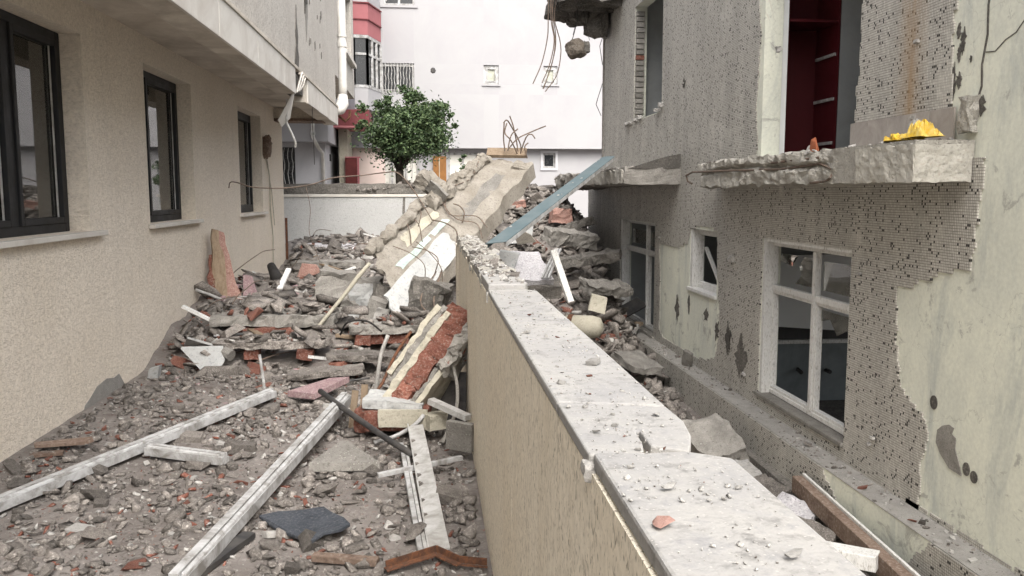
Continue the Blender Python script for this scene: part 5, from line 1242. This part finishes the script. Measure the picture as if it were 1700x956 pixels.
lump('dark_boulder', 'dark grey boulder below the white foot of the fallen column', (-0.48, 10.0, 0.50), (0.40, 0.3, 0.36), 5, 'dark_concrete')
lump('tall_grey_boulder', 'tall grey boulder between the fallen column and the garden wall', (-0.02, 9.7, 0.52), (0.42, 0.35, 0.55), 6, 'dark_concrete')
lump('pale_stone', 'small pale rounded stone in front of the white stained boulder', (-0.62, 9.75, 0.46), (0.22, 0.2, 0.22), 7, 'concrete', 0.05)
lump('white_stone', 'small white striped stone beside the pale rounded stone', (-0.53, 9.55, 0.42), (0.17, 0.12, 0.17), 8, 'rubble_white', 0.04)
solo(MB().prism([(-2.35, 15.3, 0.30), (-2.05, 15.25, 0.34), (-1.92, 15.2, 0.40), (-2.02, 15.35, 0.50), (-2.28, 15.4, 0.52)], (0, 0.05, 0.02)), 'salmon_tile', 'tile_pink', 'salmon pink tile fragment sticking up near the corner of the cream building', 'tile')
solo(MB().prism([(-1.22, 7.25, 0.06), (-0.90, 7.55, 0.10), (-0.72, 7.50, 0.12), (-0.98, 7.12, 0.06)], (0, 0, 0.05)), 'mauve_slab', 'tile_mauve', 'mauve painted plaster slab lying on the rubble behind the diagonal bar', 'plaster slab')
solo(MB().prism([(0.10, 5.62, 0.06), (0.265, 5.50, 0.06), (0.27, 5.46, 0.27), (0.10, 5.58, 0.27)], (0.03, 0.04, 0)), 'grey_stone_panel', 'concrete', 'square grey panel propped against the foot of the garden wall', 'panel', bevel=0.006)
solo(bar((0.0, 6.02, 0.30), (0.26, 5.75, 0.24), 0.06, 0.04), 'grey_batten', 'aluminium', 'short grey batten behind the square panel by the wall', 'batten')
solo(MB().prism([(0.05, 6.45, 0.0), (0.27, 6.35, 0.0), (0.275, 6.40, 0.42), (0.10, 6.5, 0.40)], (0.005, 0.03, 0)), 'dark_board', 'black_board', 'dark board standing in the shade below the brick wall chunk', 'board')
solo(MB().prism([(-0.78, 5.32, 0.03), (-0.33, 5.30, 0.03), (-0.55, 5.55, 0.10), (-0.60, 5.56, 0.10)], (0, 0.02, 0.05)), 'triangular_slab', 'concrete', 'triangular pale concrete slab lying beside the diagonal frame bar', 'slab')
for k, (lab, pts, r, mt) in enumerate([
    ('dark bent steel bar sticking up out of the rubble behind the brick block', [(-0.62, 6.6, 0.05), (-0.42, 6.9, 0.20), (-0.30, 7.1, 0.42), (-0.16, 7.2, 0.62)], 0.014, 'rust'),
    ('charred wooden stick lying across the end of the diagonal frame bar', [(-0.88, 6.75, 0.22), (-0.6, 6.2, 0.18), (-0.30, 5.7, 0.12), (-0.12, 5.45, 0.08)], 0.022, 'black_board'),
    ('knotted white strap hanging on the bars behind the brick block', [(-0.48, 7.3, 0.05), (-0.45, 7.25, 0.25), (-0.42, 7.25, 0.42), (-0.36, 7.25, 0.58)], 0.018, 'rubble_white'),
    ('grey cable draped down the side of the brick wall chunk', [(0.17, 6.3, 0.52), (0.20, 6.2, 0.35), (0.18, 6.05, 0.2), (0.08, 5.8, 0.05)], 0.014, 'concrete'),
    ('thin dark bar lying level in front of the masonry slabs', [(-1.25, 7.55, 0.06), (-0.9, 7.6, 0.09), (-0.55, 7.65, 0.12)], 0.009, 'black_board'),
    ('wire loop lying in front of the broken brick slab', [(-0.95, 9.0, 0.3), (-0.85, 8.8, 0.46), (-0.65, 8.75, 0.48), (-0.5, 8.8, 0.36)], 0.010, 'cable'),
    ('white plastic strip curling out below the cream plastered block', [(-0.40, 5.85, 0.05), (-0.25, 5.9, 0.08), (-0.12, 5.95, 0.14), (-0.05, 6.0, 0.2)], 0.016, 'pvc'),
    ('thin white pipe lying level at the left end of the layered slab', [(-2.33, 9.3, 0.26), (-2.1, 9.32, 0.27), (-1.85, 9.34, 0.28)], 0.016, 'pvc')]):
    solo(MB().tube(curve(pts), r, 7), ('steel_bar', 'burnt_stick', 'white_strap', 'grey_cable', 'dark_bar', 'wire_loop', 'plastic_strip', 'white_pipe')[k], mt, lab, ('steel bar', 'stick', 'strap', 'cable', 'bar', 'wire', 'plastic strip', 'pipe')[k], smooth=True)
for k, (a, b) in enumerate((((-0.60, 6.35, 0.02), (-0.57, 6.4, 0.30)), ((-0.52, 6.38, 0.02), (-0.50, 6.42, 0.34)))):
    solo(bar(a, b, 0.05, 0.035, (0, 1, 0)), 'upright_batten', 'old_wood', ('left one of two stubby wooden battens standing left of the plastered block', 'right one of two stubby wooden battens standing left of the plastered block')[k], 'batten')

# ------------------------------------------------------------------ heap behind the garden wall and the sunken yard
def heap_items():
    T = thing('terrazzo_slab', 'large speckled terrazzo slab tilted on the heap behind the garden wall', 'slab', (1.5, 13, 0.3))
    M = Matrix.Translation((1.42, 13.1, 0.62)) @ Matrix.Rotation(0.25, 4, 'Z') @ Matrix.Rotation(0.5, 4, 'X')
    me = rough_block(9, 8, 3, (0.85, 0.8, 0.10), 0.04, 4, 3); me.transform(M); part(me, 'slab', 'terrazzo', T)
    me = rough_block(8, 6, 4, (0.95, 0.6, 0.20), 0.06, 4, 4); me.transform(Matrix.Translation((1.55, 13.1, 0.34)) @ Matrix.Rotation(0.2, 4, 'X')); part(me, 'concrete_layer', 'dark_concrete', T)
    for k in range(3): part(bar((1.72 + 0.05 * k, 12.75, 0.50), (2.0 + 0.04 * k, 13.2, 0.92), 0.03, 0.03), 'trim', 'pvc', T)
    solo(bar((1.85, 12.5, 0.95), (2.10, 12.35, 0.18), 0.10, 0.05, (0.3, -1, 0.2)), 'old_frame_timber', 'flaking_paint', 'flaking white timber from a window frame standing on the heap', 'timber', bevel=0.004)
    solo(MB().prism([(1.0, 13.0, 0.45), (1.25, 12.9, 0.5), (1.4, 13.0, 0.85), (1.1, 13.1, 0.9)], (0.02, 0.06, 0.02)), 'white_plaster_sheet', 'white_plaster', 'white plaster sheet standing left of the terrazzo slab', 'plaster slab')
    solo(MB().prism([(1.45, 13.8, 0.95), (1.75, 13.7, 1.0), (1.65, 13.7, 1.12), (1.35, 13.75, 1.28)], (0.02, 0.06, 0.0)), 'tan_board', 'tan_concrete', 'pointed tan board leaning behind the terrazzo slab', 'board')
    solo(rough_block(7, 6, 6, (0.42, 0.3, 0.3), 0.06, 4, 41), 'pink_block', 'tile_pink', 'large pink plastered block near the top of the heap', 'masonry').location = (2.75, 17.5, 1.12)
    solo(rough_block(8, 5, 4, (0.75, 0.4, 0.16), 0.05, 4, 42), 'pink_slab', 'tile_pink', 'pink slab on the crest of the heap left of the steel channel', 'slab').location = (1.75, 18.5, 1.42)
    solo(MB().prism([(1.55, 16.5, 0.80), (2.0, 16.4, 0.85), (2.05, 16.5, 1.15), (1.7, 16.6, 1.2)], (0.0, 0.08, 0.03)), 'white_slab', 'white_plaster', 'white slab on the left slope of the heap below the crest', 'slab')
    for k, (c, s, rot) in enumerate((((2.75, 14.7, 0.50), (1.3, 0.35, 0.16), (0.15, -0.16, -0.25)), ((2.6, 15.6, 0.80), (1.0, 0.4, 0.24), (0.2, 0.12, 0.35)), ((2.9, 16.6, 1.02), (0.9, 0.3, 0.15), (-0.1, -0.3, 0.1)), ((2.95, 13.9, 0.10), (0.9, 0.4, 0.16), (0.25, 0.10, 0.5)))):
        me = rough_block(20, 8, 5, s, 0.05, 6, 50 + k); o = solo(me, 'concrete_beam_piece', 'concrete' if k % 2 else 'dark_concrete', ('long dark beam piece lying tilted in the middle of the heap', 'thick grey beam piece just above the long dark one', 'short dark beam piece high on the heap near the building corner', 'lowest grey beam piece jutting out over the hollow')[k], 'beam'); o.location = c; o.rotation_euler = rot
    solo(MB().prism([(2.55, 13.3, -0.08), (2.80, 13.2, -0.14), (2.86, 13.3, 0.10), (2.62, 13.35, 0.16)], (0.0, 0.05, 0.02)), 'cream_block', 'cream_plaster', 'cream plaster block in the hollow beside the building corner', 'plaster block')
    solo(MB().tube([(1.62, 19.5, 1.6), (2.05, 19.6, 1.75), (2.12, 19.6, 2.05)], [0.05, 0.06, 0.05], 7), 'snag', 'old_wood', 'short wooden snag standing up on the crest of the heap', 'stick')
    C = thing('water_tank', 'dented pale cylinder tank lying in the sunken yard', 'tank', (2.45, 13, -0.55))
    part(MB().tube([(2.12, 13.15, -0.30), (2.16, 13.13, -0.30), (2.55, 12.95, -0.30), (2.66, 12.9, -0.30), (2.70, 12.88, -0.30)], [0.10, 0.17, 0.18, 0.15, 0.06], 16), 'shell', 'cream_plaster', C, smooth=True)
    part(MB().tube([(2.20, 13.11, -0.30), (2.27, 13.08, -0.30)], 0.186, 16), 'rust_band', 'rust', C)
    solo(bar((2.75, 14.9, -0.75), (3.95, 15.3, -0.22), 0.30, 0.03, (-0.3, -0.6, 0.8)), 'black_sheet', 'black_board', 'long black sheet sliding out of the far ground floor window', 'sheet')
    solo(bar((2.95, 14.2, -0.72), (3.80, 14.85, -0.55), 0.16, 0.05), 'grey_plank', 'old_wood', 'weathered plank lying below the black sheet', 'plank')
    for k in range(7):
        o = solo(rough_block(6, 3, 3, (0.55, 0.16, 0.05), 0.02, 8, 70 + k), 'red_plank', 'brick', 'splintered reddish board in the stack under the weathered plank', 'board', 'splintered red boards'); o.location = (2.8 + 0.03 * k, 13.5 + 0.03 * k, -0.86 + 0.045 * k); o.rotation_euler = (0.1, 0.05, -0.3 + 0.12 * k)
    o = solo(rough_block(8, 6, 3, (0.5, 0.8, 0.10), 0.04, 5, 80), 'grey_slab', 'concrete', 'grey slab lying on the bricks beyond the coping of the garden wall', 'slab'); o.location = (3.08, 12.2, -0.80); o.rotation_euler = (0.15, 0.1, 0.2)
    o = solo(rough_block(7, 7, 4, (0.5, 0.75, 0.22), 0.05, 4, 81), 'pale_boulder_slab', 'concrete', 'big pale stone slab showing past the broken coping', 'slab'); o.location = (3.22, 9.1, -1.15); o.rotation_euler = (0.3, -0.2, 0.1)
    for k, (y, x) in enumerate(((8.25, 3.25), (7.75, 3.28), (7.2, 3.30), (6.7, 3.22))):
        o = solo(rough_block(6, 7, 3, (0.28, 0.45, 0.06), 0.03, 6, 90 + k), 'flat_stone', ('coping', 'rubble_grey', 'terrazzo', 'rubble_grey')[k], ('pale blue grey stone slab beside the drain kerb, farthest of four', 'long jagged grey stone in the gap beside the coping', 'smooth grey stone beside the brown timber', 'nearest flat stone in the gap beside the coping')[k], 'stone'); o.location = (x, y, -1.15); o.rotation_euler = (0.1, -0.25, 0.2 * k)
    B = thing('painted_timber', 'long brown timber with a white painted edge lying in the gap beside the plinth', 'timber', (3.5, 6.3, -1.2))
    p, q = Vector((3.50, 7.55, -0.98)), Vector((3.36, 5.2, -1.0))
    part(bar(p, q, 0.10, 0.16), 'body', 'plank_brown', B, bevel=0.006); part(bar(p + Vector((0.065, 0, 0.04)), q + Vector((0.065, 0, 0.04)), 0.025, 0.12), 'painted_edge', 'flaking_paint', B, bevel=0.003)
    solo(bar((3.02, 6.05, -0.98), (3.34, 5.78, -0.96), 0.16, 0.12), 'grey_timber_end', 'flaking_paint', 'stub of white flaking timber butting against the brown timber', 'timber', bevel=0.006)
    o = solo(rough_block(3, 6, 4, (0.05, 0.16, 0.24), 0.02, 8, 97), 'mortar_sliver', 'concrete', 'sliver of render leaning on the plinth ledge below the small window', 'render'); o.location = (3.76, 11.9, -0.74); o.rotation_euler = (0.3, -0.2, 0.4)
heap_items()
def bag():
    T = thing('yellow_plastic_bag', 'crumpled yellow plastic bag lying on the broken balcony slab', 'bag', (3.66, 6.0, 2.18))
    def fold(c, size, seed, mat, hgt, nm):
        mb = MB(); nx, ny = 34, 26
        for j in range(ny + 1):
            for i in range(nx + 1):
                a, b = i / nx - 0.5, j / ny - 0.5
                p = Vector((a * 4.2, b * 4.2, seed))
                r = 1 - abs(mnoise.noise(p * 1.3)) * 2.0 + 0.45 * (1 - abs(mnoise.noise(p * 3.1)) * 2.0)
                f = max(0.0, 1 - (2 * a) ** 4) * max(0.0, 1 - (2 * b) ** 4)
                w = mnoise.noise_vector(p * 0.8) * 0.30
                mb.v.append((c[0] + (b + w.x) * size[1], c[1] + (a + w.y) * size[0] * (1 + 0.3 * b), c[2] + 0.005 + max(0.0, r) * hgt * f + 0.01 * w.z))
        for j in range(ny):
            for i in range(nx): q = j * (nx + 1) + i; mb.f.append((q, q + 1, q + nx + 2, q + nx + 1))
        o = part(mb, nm, mat, T); sd = o.modifiers.new('thick', 'SOLIDIFY'); sd.thickness = 0.003
    fold((3.62, 5.96, 2.20), (0.24, 0.18), 1.0, 'bag_yellow', 0.095, 'bag_body'); fold((3.58, 6.20, 2.19), (0.30, 0.16), 4.0, 'bag_yellow', 0.04, 'bag_handle'); fold((3.60, 6.02, 2.27), (0.10, 0.08), 8.0, 'white_plaster', 0.05, 'bag_lining')
    solo(hull([(3.47, 7.36, 2.17), (3.47, 7.50, 2.17), (3.50, 7.44, 2.20), (3.48, 7.40, 2.30), (3.47, 7.47, 2.28), (3.46, 7.36, 2.25), (3.53, 7.42, 2.18)]), 'orange_brick_shard', 'orange_shard', 'small orange brick shard on the edge of the balcony slab', 'brick shard')
bag()

# ------------------------------------------------------------------ loose rubble
def templates(n, dims, npts, seed, flat=1.0):
    out = []; rr = random.Random(seed)
    for k in range(n):
        pts = []
        d = (dims[0] * rr.uniform(0.8, 1.2), dims[1] * rr.uniform(0.6, 1.1), dims[2] * rr.uniform(0.6, 1.2))
        if k % 3 == 0:      # jittered slab, otherwise a splintered lump
            for x in (-1, 1):
                for y in (-1, 1):
                    for z in (-1, 1): pts.append((x * d[0] * rr.uniform(0.55, 1.05) / 2, y * d[1] * rr.uniform(0.55, 1.05) / 2, z * d[2] * rr.uniform(0.7, 1.0) / 2))
            pts += [(rr.uniform(-0.6, 0.6) * d[0], rr.uniform(-0.6, 0.6) * d[1], rr.choice((-1, 1)) * d[2] * 0.45) for _ in range(2)]
        else:
            for i in range(npts):
                v = Vector((rr.gauss(0, 1), rr.gauss(0, 1), rr.gauss(0, 1))).normalized() * rr.uniform(0.75, 1.05)
                pts.append((v.x * d[0] / 2, v.y * d[1] / 2, v.z * d[2] / 2))
        out.append(hull(pts))
    return out
def h_bank(x, y):
    h = h_ground(x, y)
    for c, s in SLABS:
        if abs(x - c[0]) < s[0] / 2 - 0.04 and abs(y - c[1]) < s[1] / 2 - 0.03: h = max(h, c[2] + s[2] / 2)
    return h
TEMPL = {'grey': templates(18, (1.0, 0.78, 0.52), 14, 1), 'brick': templates(10, (1.0, 0.62, 0.42), 11, 2), 'white': templates(12, (1.0, 0.7, 0.42), 12, 3), 'tile': templates(8, (1.0, 0.75, 0.14), 11, 4), 'slab': templates(14, (1.0, 0.68, 0.17), 14, 5)}
KMAT = {'grey': 'rubble_grey', 'brick': 'brick', 'white': 'rubble_white', 'tile': 'tile_mauve', 'slab': 'rubble_grey'}
for k, l in TEMPL.items():
    for me in l: me.materials.append(MATS[KMAT[k]])
KNAME = {'grey': 'concrete_fragment', 'brick': 'brick_fragment', 'white': 'plaster_fragment', 'tile': 'tile_fragment', 'slab': 'slab_fragment'}
KCAT = {'grey': 'concrete piece', 'brick': 'brick piece', 'white': 'plaster piece', 'tile': 'tile piece', 'slab': 'slab piece'}
KDESC = {'grey': 'grey concrete fragment', 'brick': 'red brick fragment', 'white': 'whitish plaster fragment', 'tile': 'flat mauve tile fragment', 'slab': 'flat grey slab fragment'}
rz_ = random.Random(77)
def size_of(lo, hi): return lo * (hi / lo) ** (rz_.random() ** 1.7)
def inside(zone):
    (x0, x1), (y0, y1) = zone
    return rz_.uniform(x0, x1), rz_.uniform(y0, y1)
def spot(x, y, where):
    if where == W1:
        b1 = -2.62 + (y - 4.4) * 0.434; b2 = -1.145 + (y - 3.72) * 0.155
        if y > 7.2: return 'just in front of the masonry slabs, ' + ('left half' if x < -1.3 else 'right half')
        if x < b1: return 'between the cream wall and the long frame bar'
        if x < b2: return 'between the long and the diagonal frame bars, ' + ('nearer half' if y < 5.4 else 'farther half')
        if x < -0.12: return 'between diagonal bar and folded aluminium strip, ' + ('nearer half' if y < 5.0 else 'farther half')
        return 'between the folded aluminium strip and the garden wall'
    if where == W2:
        if y < 9.6: return 'in the rubble step, ' + ('left part by the cream wall' if x < -1.7 else 'middle part' if x < -0.7 else 'right part by the garden wall')
        return 'behind the rubble step, ' + ('by the leaning shard' if x < -1.5 else 'around the foot of the fallen column')
    if where == W3: return 'in the far rubble, ' + ('before the rear wall' if y > 17 else 'left of the fallen column' if x < -0.8 else 'under the fallen column')
    if where == W4: return ('along the crest of the heap behind the wall' if y > 18.5 else 'on the heap slope under the steel channel' if y > 14.5 else 'at the foot of the heap behind the wall')
    return where
def scatter(kind, n, zone, lo, hi, where, tilt=0.25, zf=h_ground, sink=0.25, ok=None):
    for _ in range(n):
        for _t in range(30):
            x, y = inside(zone)
            if ok is None or ok(x, y): break
        s = size_of(lo, hi)
        o = bpy.data.objects.new(KNAME[kind], rz_.choice(TEMPL[kind])); COL.objects.link(o)
        th = {'grey': 0.40, 'brick': 0.42, 'white': 0.42, 'tile': 0.14, 'slab': 0.17}[kind]
        o.scale = (s, s * rz_.uniform(0.7, 1.15), s * rz_.uniform(0.6, 1.2))
        o.location = (x, y, zf(x, y) + s * th * (0.5 - sink))
        o.rotation_euler = (rz_.gauss(0, tilt), rz_.gauss(0, tilt), rz_.uniform(0, 6.3))
        q = (math.log(s / lo)) / math.log(hi / lo)
        big = 'large ' if q > 0.62 else 'medium ' if q > 0.3 else 'small '
        pl_ = spot(x, y, where)
        tag(o, big + KDESC[kind] + ' ' + pl_, KCAT[kind], big + KDESC[kind] + 's ' + pl_)
Z1 = ((-2.80, 0.24), (3.55, 8.5)); Z2 = ((-2.75, 0.24), (8.5, 12.6)); Z3 = ((-2.8, 0.5), (12.6, 20.7)); Z4 = ((0.75, 3.75), (11.5, 21.5)); Z5 = ((2.75, 3.45), (5.2, 12))
W1, W2, W3, W4, W5 = 'lying loose on the near alley floor', 'in the stepped rubble bank across the alley', 'in the far rubble before the rear wall', 'on the heap behind the garden wall', 'in the gap between garden wall and plinth'
not_corner = lambda x, y: not (x > 3.0 and y < 20.6 and x > 3.6)
scatter('grey', 112, Z1, 0.07, 0.24, W1, 0.25, h_ground, 0.1); scatter('grey', 62, Z2, 0.12, 0.36, W2, 0.35, h_bank); scatter('grey', 26, Z3, 0.22, 0.55, W3, 0.35); scatter('grey', 36, Z4, 0.25, 0.65, W4, 0.45); scatter('grey', 12, Z5, 0.12, 0.35, W5, 0.4)
scatter('slab', 46, Z1, 0.09, 0.30, W1, 0.14); scatter('slab', 80, Z2, 0.20, 0.62, W2, 0.28, h_bank); scatter('slab', 50, Z3, 0.30, 0.85, W3, 0.25); scatter('slab', 60, Z4, 0.35, 1.0, W4, 0.4); scatter('slab', 16, Z5, 0.2, 0.4, W5, 0.3)
scatter('brick', 60, Z1, 0.05, 0.17, W1); scatter('brick', 60, Z2, 0.10, 0.30, W2, 0.4, h_bank); scatter('brick', 20, Z3, 0.16, 0.36, W3, 0.4); scatter('brick', 24, Z4, 0.2, 0.45, W4, 0.45); scatter('brick', 8, Z5, 0.1, 0.25, W5, 0.4)
scatter('white', 95, Z1, 0.04, 0.15, W1); scatter('white', 36, Z2, 0.08, 0.24, W2, 0.4, h_bank); scatter('white', 30, Z3, 0.14, 0.42, W3, 0.35); scatter('white', 34, Z4, 0.2, 0.5, W4, 0.45)
scatter('tile', 12, Z1, 0.08, 0.20, W1, 0.12); scatter('tile', 22, Z2, 0.15, 0.40, W2, 0.3, h_bank); scatter('tile', 8, Z4, 0.2, 0.5, W4, 0.4)
# chips on the coping and on the ledge of the ruin
def top_coping(x, y): return 1.337 if y < 1.45 else 1.332 if y < 4.08 else 1.354 if y < 5.4 else 1.352
ZC = ((0.30, 0.505), (0.85, 4.0)); ZC2 = ((0.30, 0.47), (4.1, 8.8)); WC, WC2 = 'on the smooth near coping of the garden wall', 'on the broken far top of the garden wall'
scatter('white', 42, ZC, 0.010, 0.036, WC, 0.2, top_coping, 0.1); scatter('brick', 7, ZC, 0.012, 0.04, WC, 0.2, top_coping, 0.1); scatter('white', 10, ZC, 0.012, 0.028, WC, 0.2, top_coping, 0.1)
scatter('white', 40, ZC2, 0.03, 0.10, WC2, 0.3, top_coping, 0.1); scatter('grey', 14, ZC2, 0.03, 0.10, WC2, 0.3, top_coping, 0.1)
for (x, y, s, lab, mat) in ((0.323, 1.108, 0.058, 'pink plaster chip with white edge on the nearest coping stone', 'tile_pink'), (0.372, 1.25, 0.05, 'largest white plaster chip on the nearest coping stone', 'rubble_white'), (0.46, 0.99, 0.05, 'white chip with an orange end near the right edge of the nearest coping', 'rubble_white'), (0.475, 1.70, 0.034, 'white lump beside the broken corner of the coping', 'rubble_white'), (0.444, 2.24, 0.06, 'round white plaster lump in the middle of the long coping stone', 'rubble_white')):
    o = bpy.data.objects.new('plaster_chip', TEMPL['white'][int(s * 1000) % 12].copy()); COL.objects.link(o)
    o.data.materials.clear(); o.data.materials.append(MATS[mat]); o.location = (x, y, top_coping(x, y) + s * 0.14); o.scale = (s, s * 0.85, s * 0.7); o.rotation_euler = (0.1, 0.05, s * 70); tag(o, lab, 'plaster chip')
ledge = lambda x, y: -0.736
ZL = ((3.66, 3.86), (4.3, 13.5)); WL = 'on the plinth ledge of the ruined building'
scatter('grey', 12, ZL, 0.05, 0.12, WL, 0.2, ledge, 0.1); scatter('white', 22, ZL, 0.03, 0.10, WL, 0.2, ledge, 0.1); scatter('brick', 3, ZL, 0.05, 0.10, WL, 0.2, ledge, 0.1)
slab_top = lambda x, y: 2.17
ZB = ((3.46, 3.84), (5.8, 8.8)); scatter('white', 26, ZB, 0.04, 0.14, 'on top of the near balcony slab', 0.3, slab_top, 0.2); scatter('grey', 8, ((3.1, 3.8), (13, 18.5)), 0.10, 0.3, 'on top of the far balcony slab', 0.3, slab_top, 0.2)
scatter('grey', 10, ((-1.75, 0.1), (21.5, 21.7)), 0.15, 0.5, 'on top of the rear garden wall', 0.3, lambda x, y: 1.86 + 0.12 * sm(-1.8, -0.2, x), 0.1)
# loose planks and splinters
pl = random.Random(9)
for k in range(26):
    z = (Z2, Z3, Z4)[k % 3]; (x0, x1), (y0, y1) = z
    x, y = pl.uniform(x0, x1), pl.uniform(y0, y1); l = pl.uniform(0.35, 0.9); a = pl.uniform(0, 6.3); h = h_ground(x, y) + 0.07
    dz = pl.uniform(-0.10, 0.25)
    wh = ('in the stepped rubble bank across the alley', W3, W4)[k % 3]; pal = k % 2
    solo(bar((x, y, h), (x + l * math.cos(a), y + l * math.sin(a) * 0.7, h + dz), 0.07, 0.03), 'loose_batten', 'flaking_paint' if pal else 'old_wood', ('white painted' if pal else 'bare brown') + ' wooden batten ' + wh, 'batten', ('white' if pal else 'brown') + ' battens ' + wh)
for k in range(22):
    z = (Z2, Z3, Z4)[k % 3]; (x0, x1), (y0, y1) = z
    x, y = pl.uniform(x0, x1), pl.uniform(y0, y1); h = h_ground(x, y)
    pts = [Vector((x, y, h))]
    d = Vector((pl.uniform(-1, 1), pl.uniform(-0.6, 0.6), pl.uniform(0.3, 1.0)))
    for i in range(5):
        d = (d + Vector((pl.gauss(0, 0.35), pl.gauss(0, 0.3), -0.22))).normalized(); pts.append(pts[-1] + d * pl.uniform(0.12, 0.22))
    solo(MB().tube(curve(pts), 0.007, 5), 'bent_rebar', 'rebar', 'thin bent steel bar ' + ('sticking out of the stepped rubble bank', 'sticking out of the far rubble', 'sticking out of the heap behind the wall')[k % 3], 'steel bar', ('steel bars in the stepped bank', 'steel bars in the far rubble', 'steel bars in the heap')[k % 3])

def rubble_stuff(name, label, kind, jobs, seed):
    rng = np.random.default_rng(seed)
    tv = []; tf = []
    for me in TEMPL[kind]:
        co = np.empty(len(me.vertices) * 3); me.vertices.foreach_get('co', co); tv.append(co.reshape(-1, 3))
        tf.append(np.array([p.vertices[:] for p in me.polygons], dtype=np.int32))
    V = []; Fc = []; off = 0
    for (n, zone, lo, hi, tilt, zf, sink) in jobs:
        (x0, x1), (y0, y1) = zone
        for _ in range(n):
            k = rng.integers(len(tv)); s = lo * (hi / lo) ** (rng.random() ** (3.0 if y1 < 8.9 and x1 < 1 else 1.4))
            x, y = rng.uniform(x0, x1), rng.uniform(y0, y1)
            if 3.6 < x < 9 and zf is h_ground: continue
            fq = 7.0 if zf is top_coping else 1.6
            if rng.random() > (0.5 if y1 < 8.9 and fq < 2 else 0.22) + 1.1 * sm(-0.25, 0.4, mnoise.noise(Vector((x * fq, y * fq * 0.6, 4.0)))): continue
            a, b, c = rng.normal(0, tilt), rng.normal(0, tilt), rng.uniform(0, 6.283)
            ca, sa, cb, sb, cc, sc = math.cos(a), math.sin(a), math.cos(b), math.sin(b), math.cos(c), math.sin(c)
            Rm = np.array([[cc, -sc, 0], [sc, cc, 0], [0, 0, 1]]) @ np.array([[cb, 0, sb], [0, 1, 0], [-sb, 0, cb]]) @ np.array([[1, 0, 0], [0, ca, -sa], [0, sa, ca]])
            p = (tv[k] * np.array([s, s * rng.uniform(0.7, 1.1), s * rng.uniform(0.6, 1.2)])) @ Rm.T + np.array([x, y, zf(x, y) + s * 0.4 * (0.5 - sink)])
            V.append(p); Fc.append(tf[k] + off); off += len(p)
    V = np.concatenate(V); Fc = np.concatenate(Fc)
    me = bpy.data.meshes.new(name)
    me.vertices.add(len(V)); me.vertices.foreach_set('co', V.ravel())
    me.loops.add(Fc.size); me.loops.foreach_set('vertex_index', Fc.ravel())
    me.polygons.add(len(Fc)); me.polygons.foreach_set('loop_start', np.arange(0, Fc.size, 3, dtype=np.int32))
    me.update(calc_edges=True); me.validate()
    o = mkobj(name, me, KMAT[kind]); o['kind'] = 'stuff'; tag(o, label, 'rubble')
ZCD = ((0.288, 0.51), (0.85, 4.05)); ZCE = ((0.292, 0.478), (4.1, 8.85)); ZLD = ((3.64, 3.885), (3.5, 18)); ZS1 = ((3.45, 3.86), (5.8, 10.8)); ZS2 = ((3.05, 3.85), (12.9, 18.6))
rubble_stuff('grey_rubble', 'fine grey concrete rubble and grit covering the ground', 'grey', [(12500, Z1, 0.009, 0.14, 0.4, h_ground, 0.2), (3600, Z2, 0.03, 0.18, 0.5, h_bank, 0.2), (2600, Z3, 0.05, 0.30, 0.5, h_ground, 0.2), (3600, Z4, 0.06, 0.38, 0.6, h_ground, 0.2), (900, Z5, 0.03, 0.2, 0.5, h_ground, 0.2), (1300, ((0.58, 3.45), (2.5, 12)), 0.03, 0.2, 0.5, h_ground, 0.2), (250, ZCD, 0.003, 0.007, 0.3, top_coping, 0.2), (800, ZCE, 0.008, 0.045, 0.4, top_coping, 0.2), (900, ZLD, 0.012, 0.05, 0.3, ledge, 0.2), (250, ZS1, 0.02, 0.08, 0.4, slab_top, 0.2), (300, ZS2, 0.03, 0.12, 0.4, slab_top, 0.2), (160, ((-1.8, 0.1), (21.45, 21.75)), 0.06, 0.25, 0.4, lambda x, y: 1.84 + 0.12 * sm(-1.8, -0.2, x), 0.1)], 1)
rubble_stuff('white_rubble', 'fine whitish plaster crumbs scattered over the ground and coping', 'white', [(3600, Z1, 0.008, 0.065, 0.4, h_ground, 0.1), (420, Z2, 0.025, 0.14, 0.5, h_bank, 0.1), (420, Z3, 0.05, 0.25, 0.5, h_ground, 0.1), (500, Z4, 0.05, 0.28, 0.6, h_ground, 0.1), (60, Z5, 0.03, 0.1, 0.5, h_ground, 0.1), (1500, ZCD, 0.003, 0.014, 0.3, top_coping, 0.1), (700, ZCE, 0.008, 0.05, 0.4, top_coping, 0.1), (300, ZLD, 0.012, 0.05, 0.3, ledge, 0.1), (160, ZS1, 0.02, 0.08, 0.4, slab_top, 0.1)], 2)
rubble_stuff('brick_rubble', 'fine red brick crumbs mixed into the grey rubble', 'brick', [(2000, Z1, 0.008, 0.08, 0.4, h_ground, 0.1), (520, Z2, 0.03, 0.16, 0.5, h_bank, 0.1), (240, Z3, 0.05, 0.2, 0.5, h_ground, 0.1), (260, Z4, 0.05, 0.25, 0.6, h_ground, 0.1), (60, Z5, 0.03, 0.12, 0.5, h_ground, 0.1), (40, ZCD, 0.003, 0.012, 0.3, top_coping, 0.1)], 3)
rubble_stuff('slab_rubble', 'thin grey slab splinters layered through the rubble banks', 'slab', [(2000, Z1, 0.02, 0.13, 0.2, h_ground, 0.1), (1000, Z2, 0.08, 0.36, 0.35, h_bank, -0.3), (800, Z3, 0.12, 0.5, 0.3, h_ground, -0.2), (1100, Z4, 0.15, 0.6, 0.45, h_ground, -0.2), (250, Z5, 0.08, 0.3, 0.35, h_ground, 0.0)], 4)
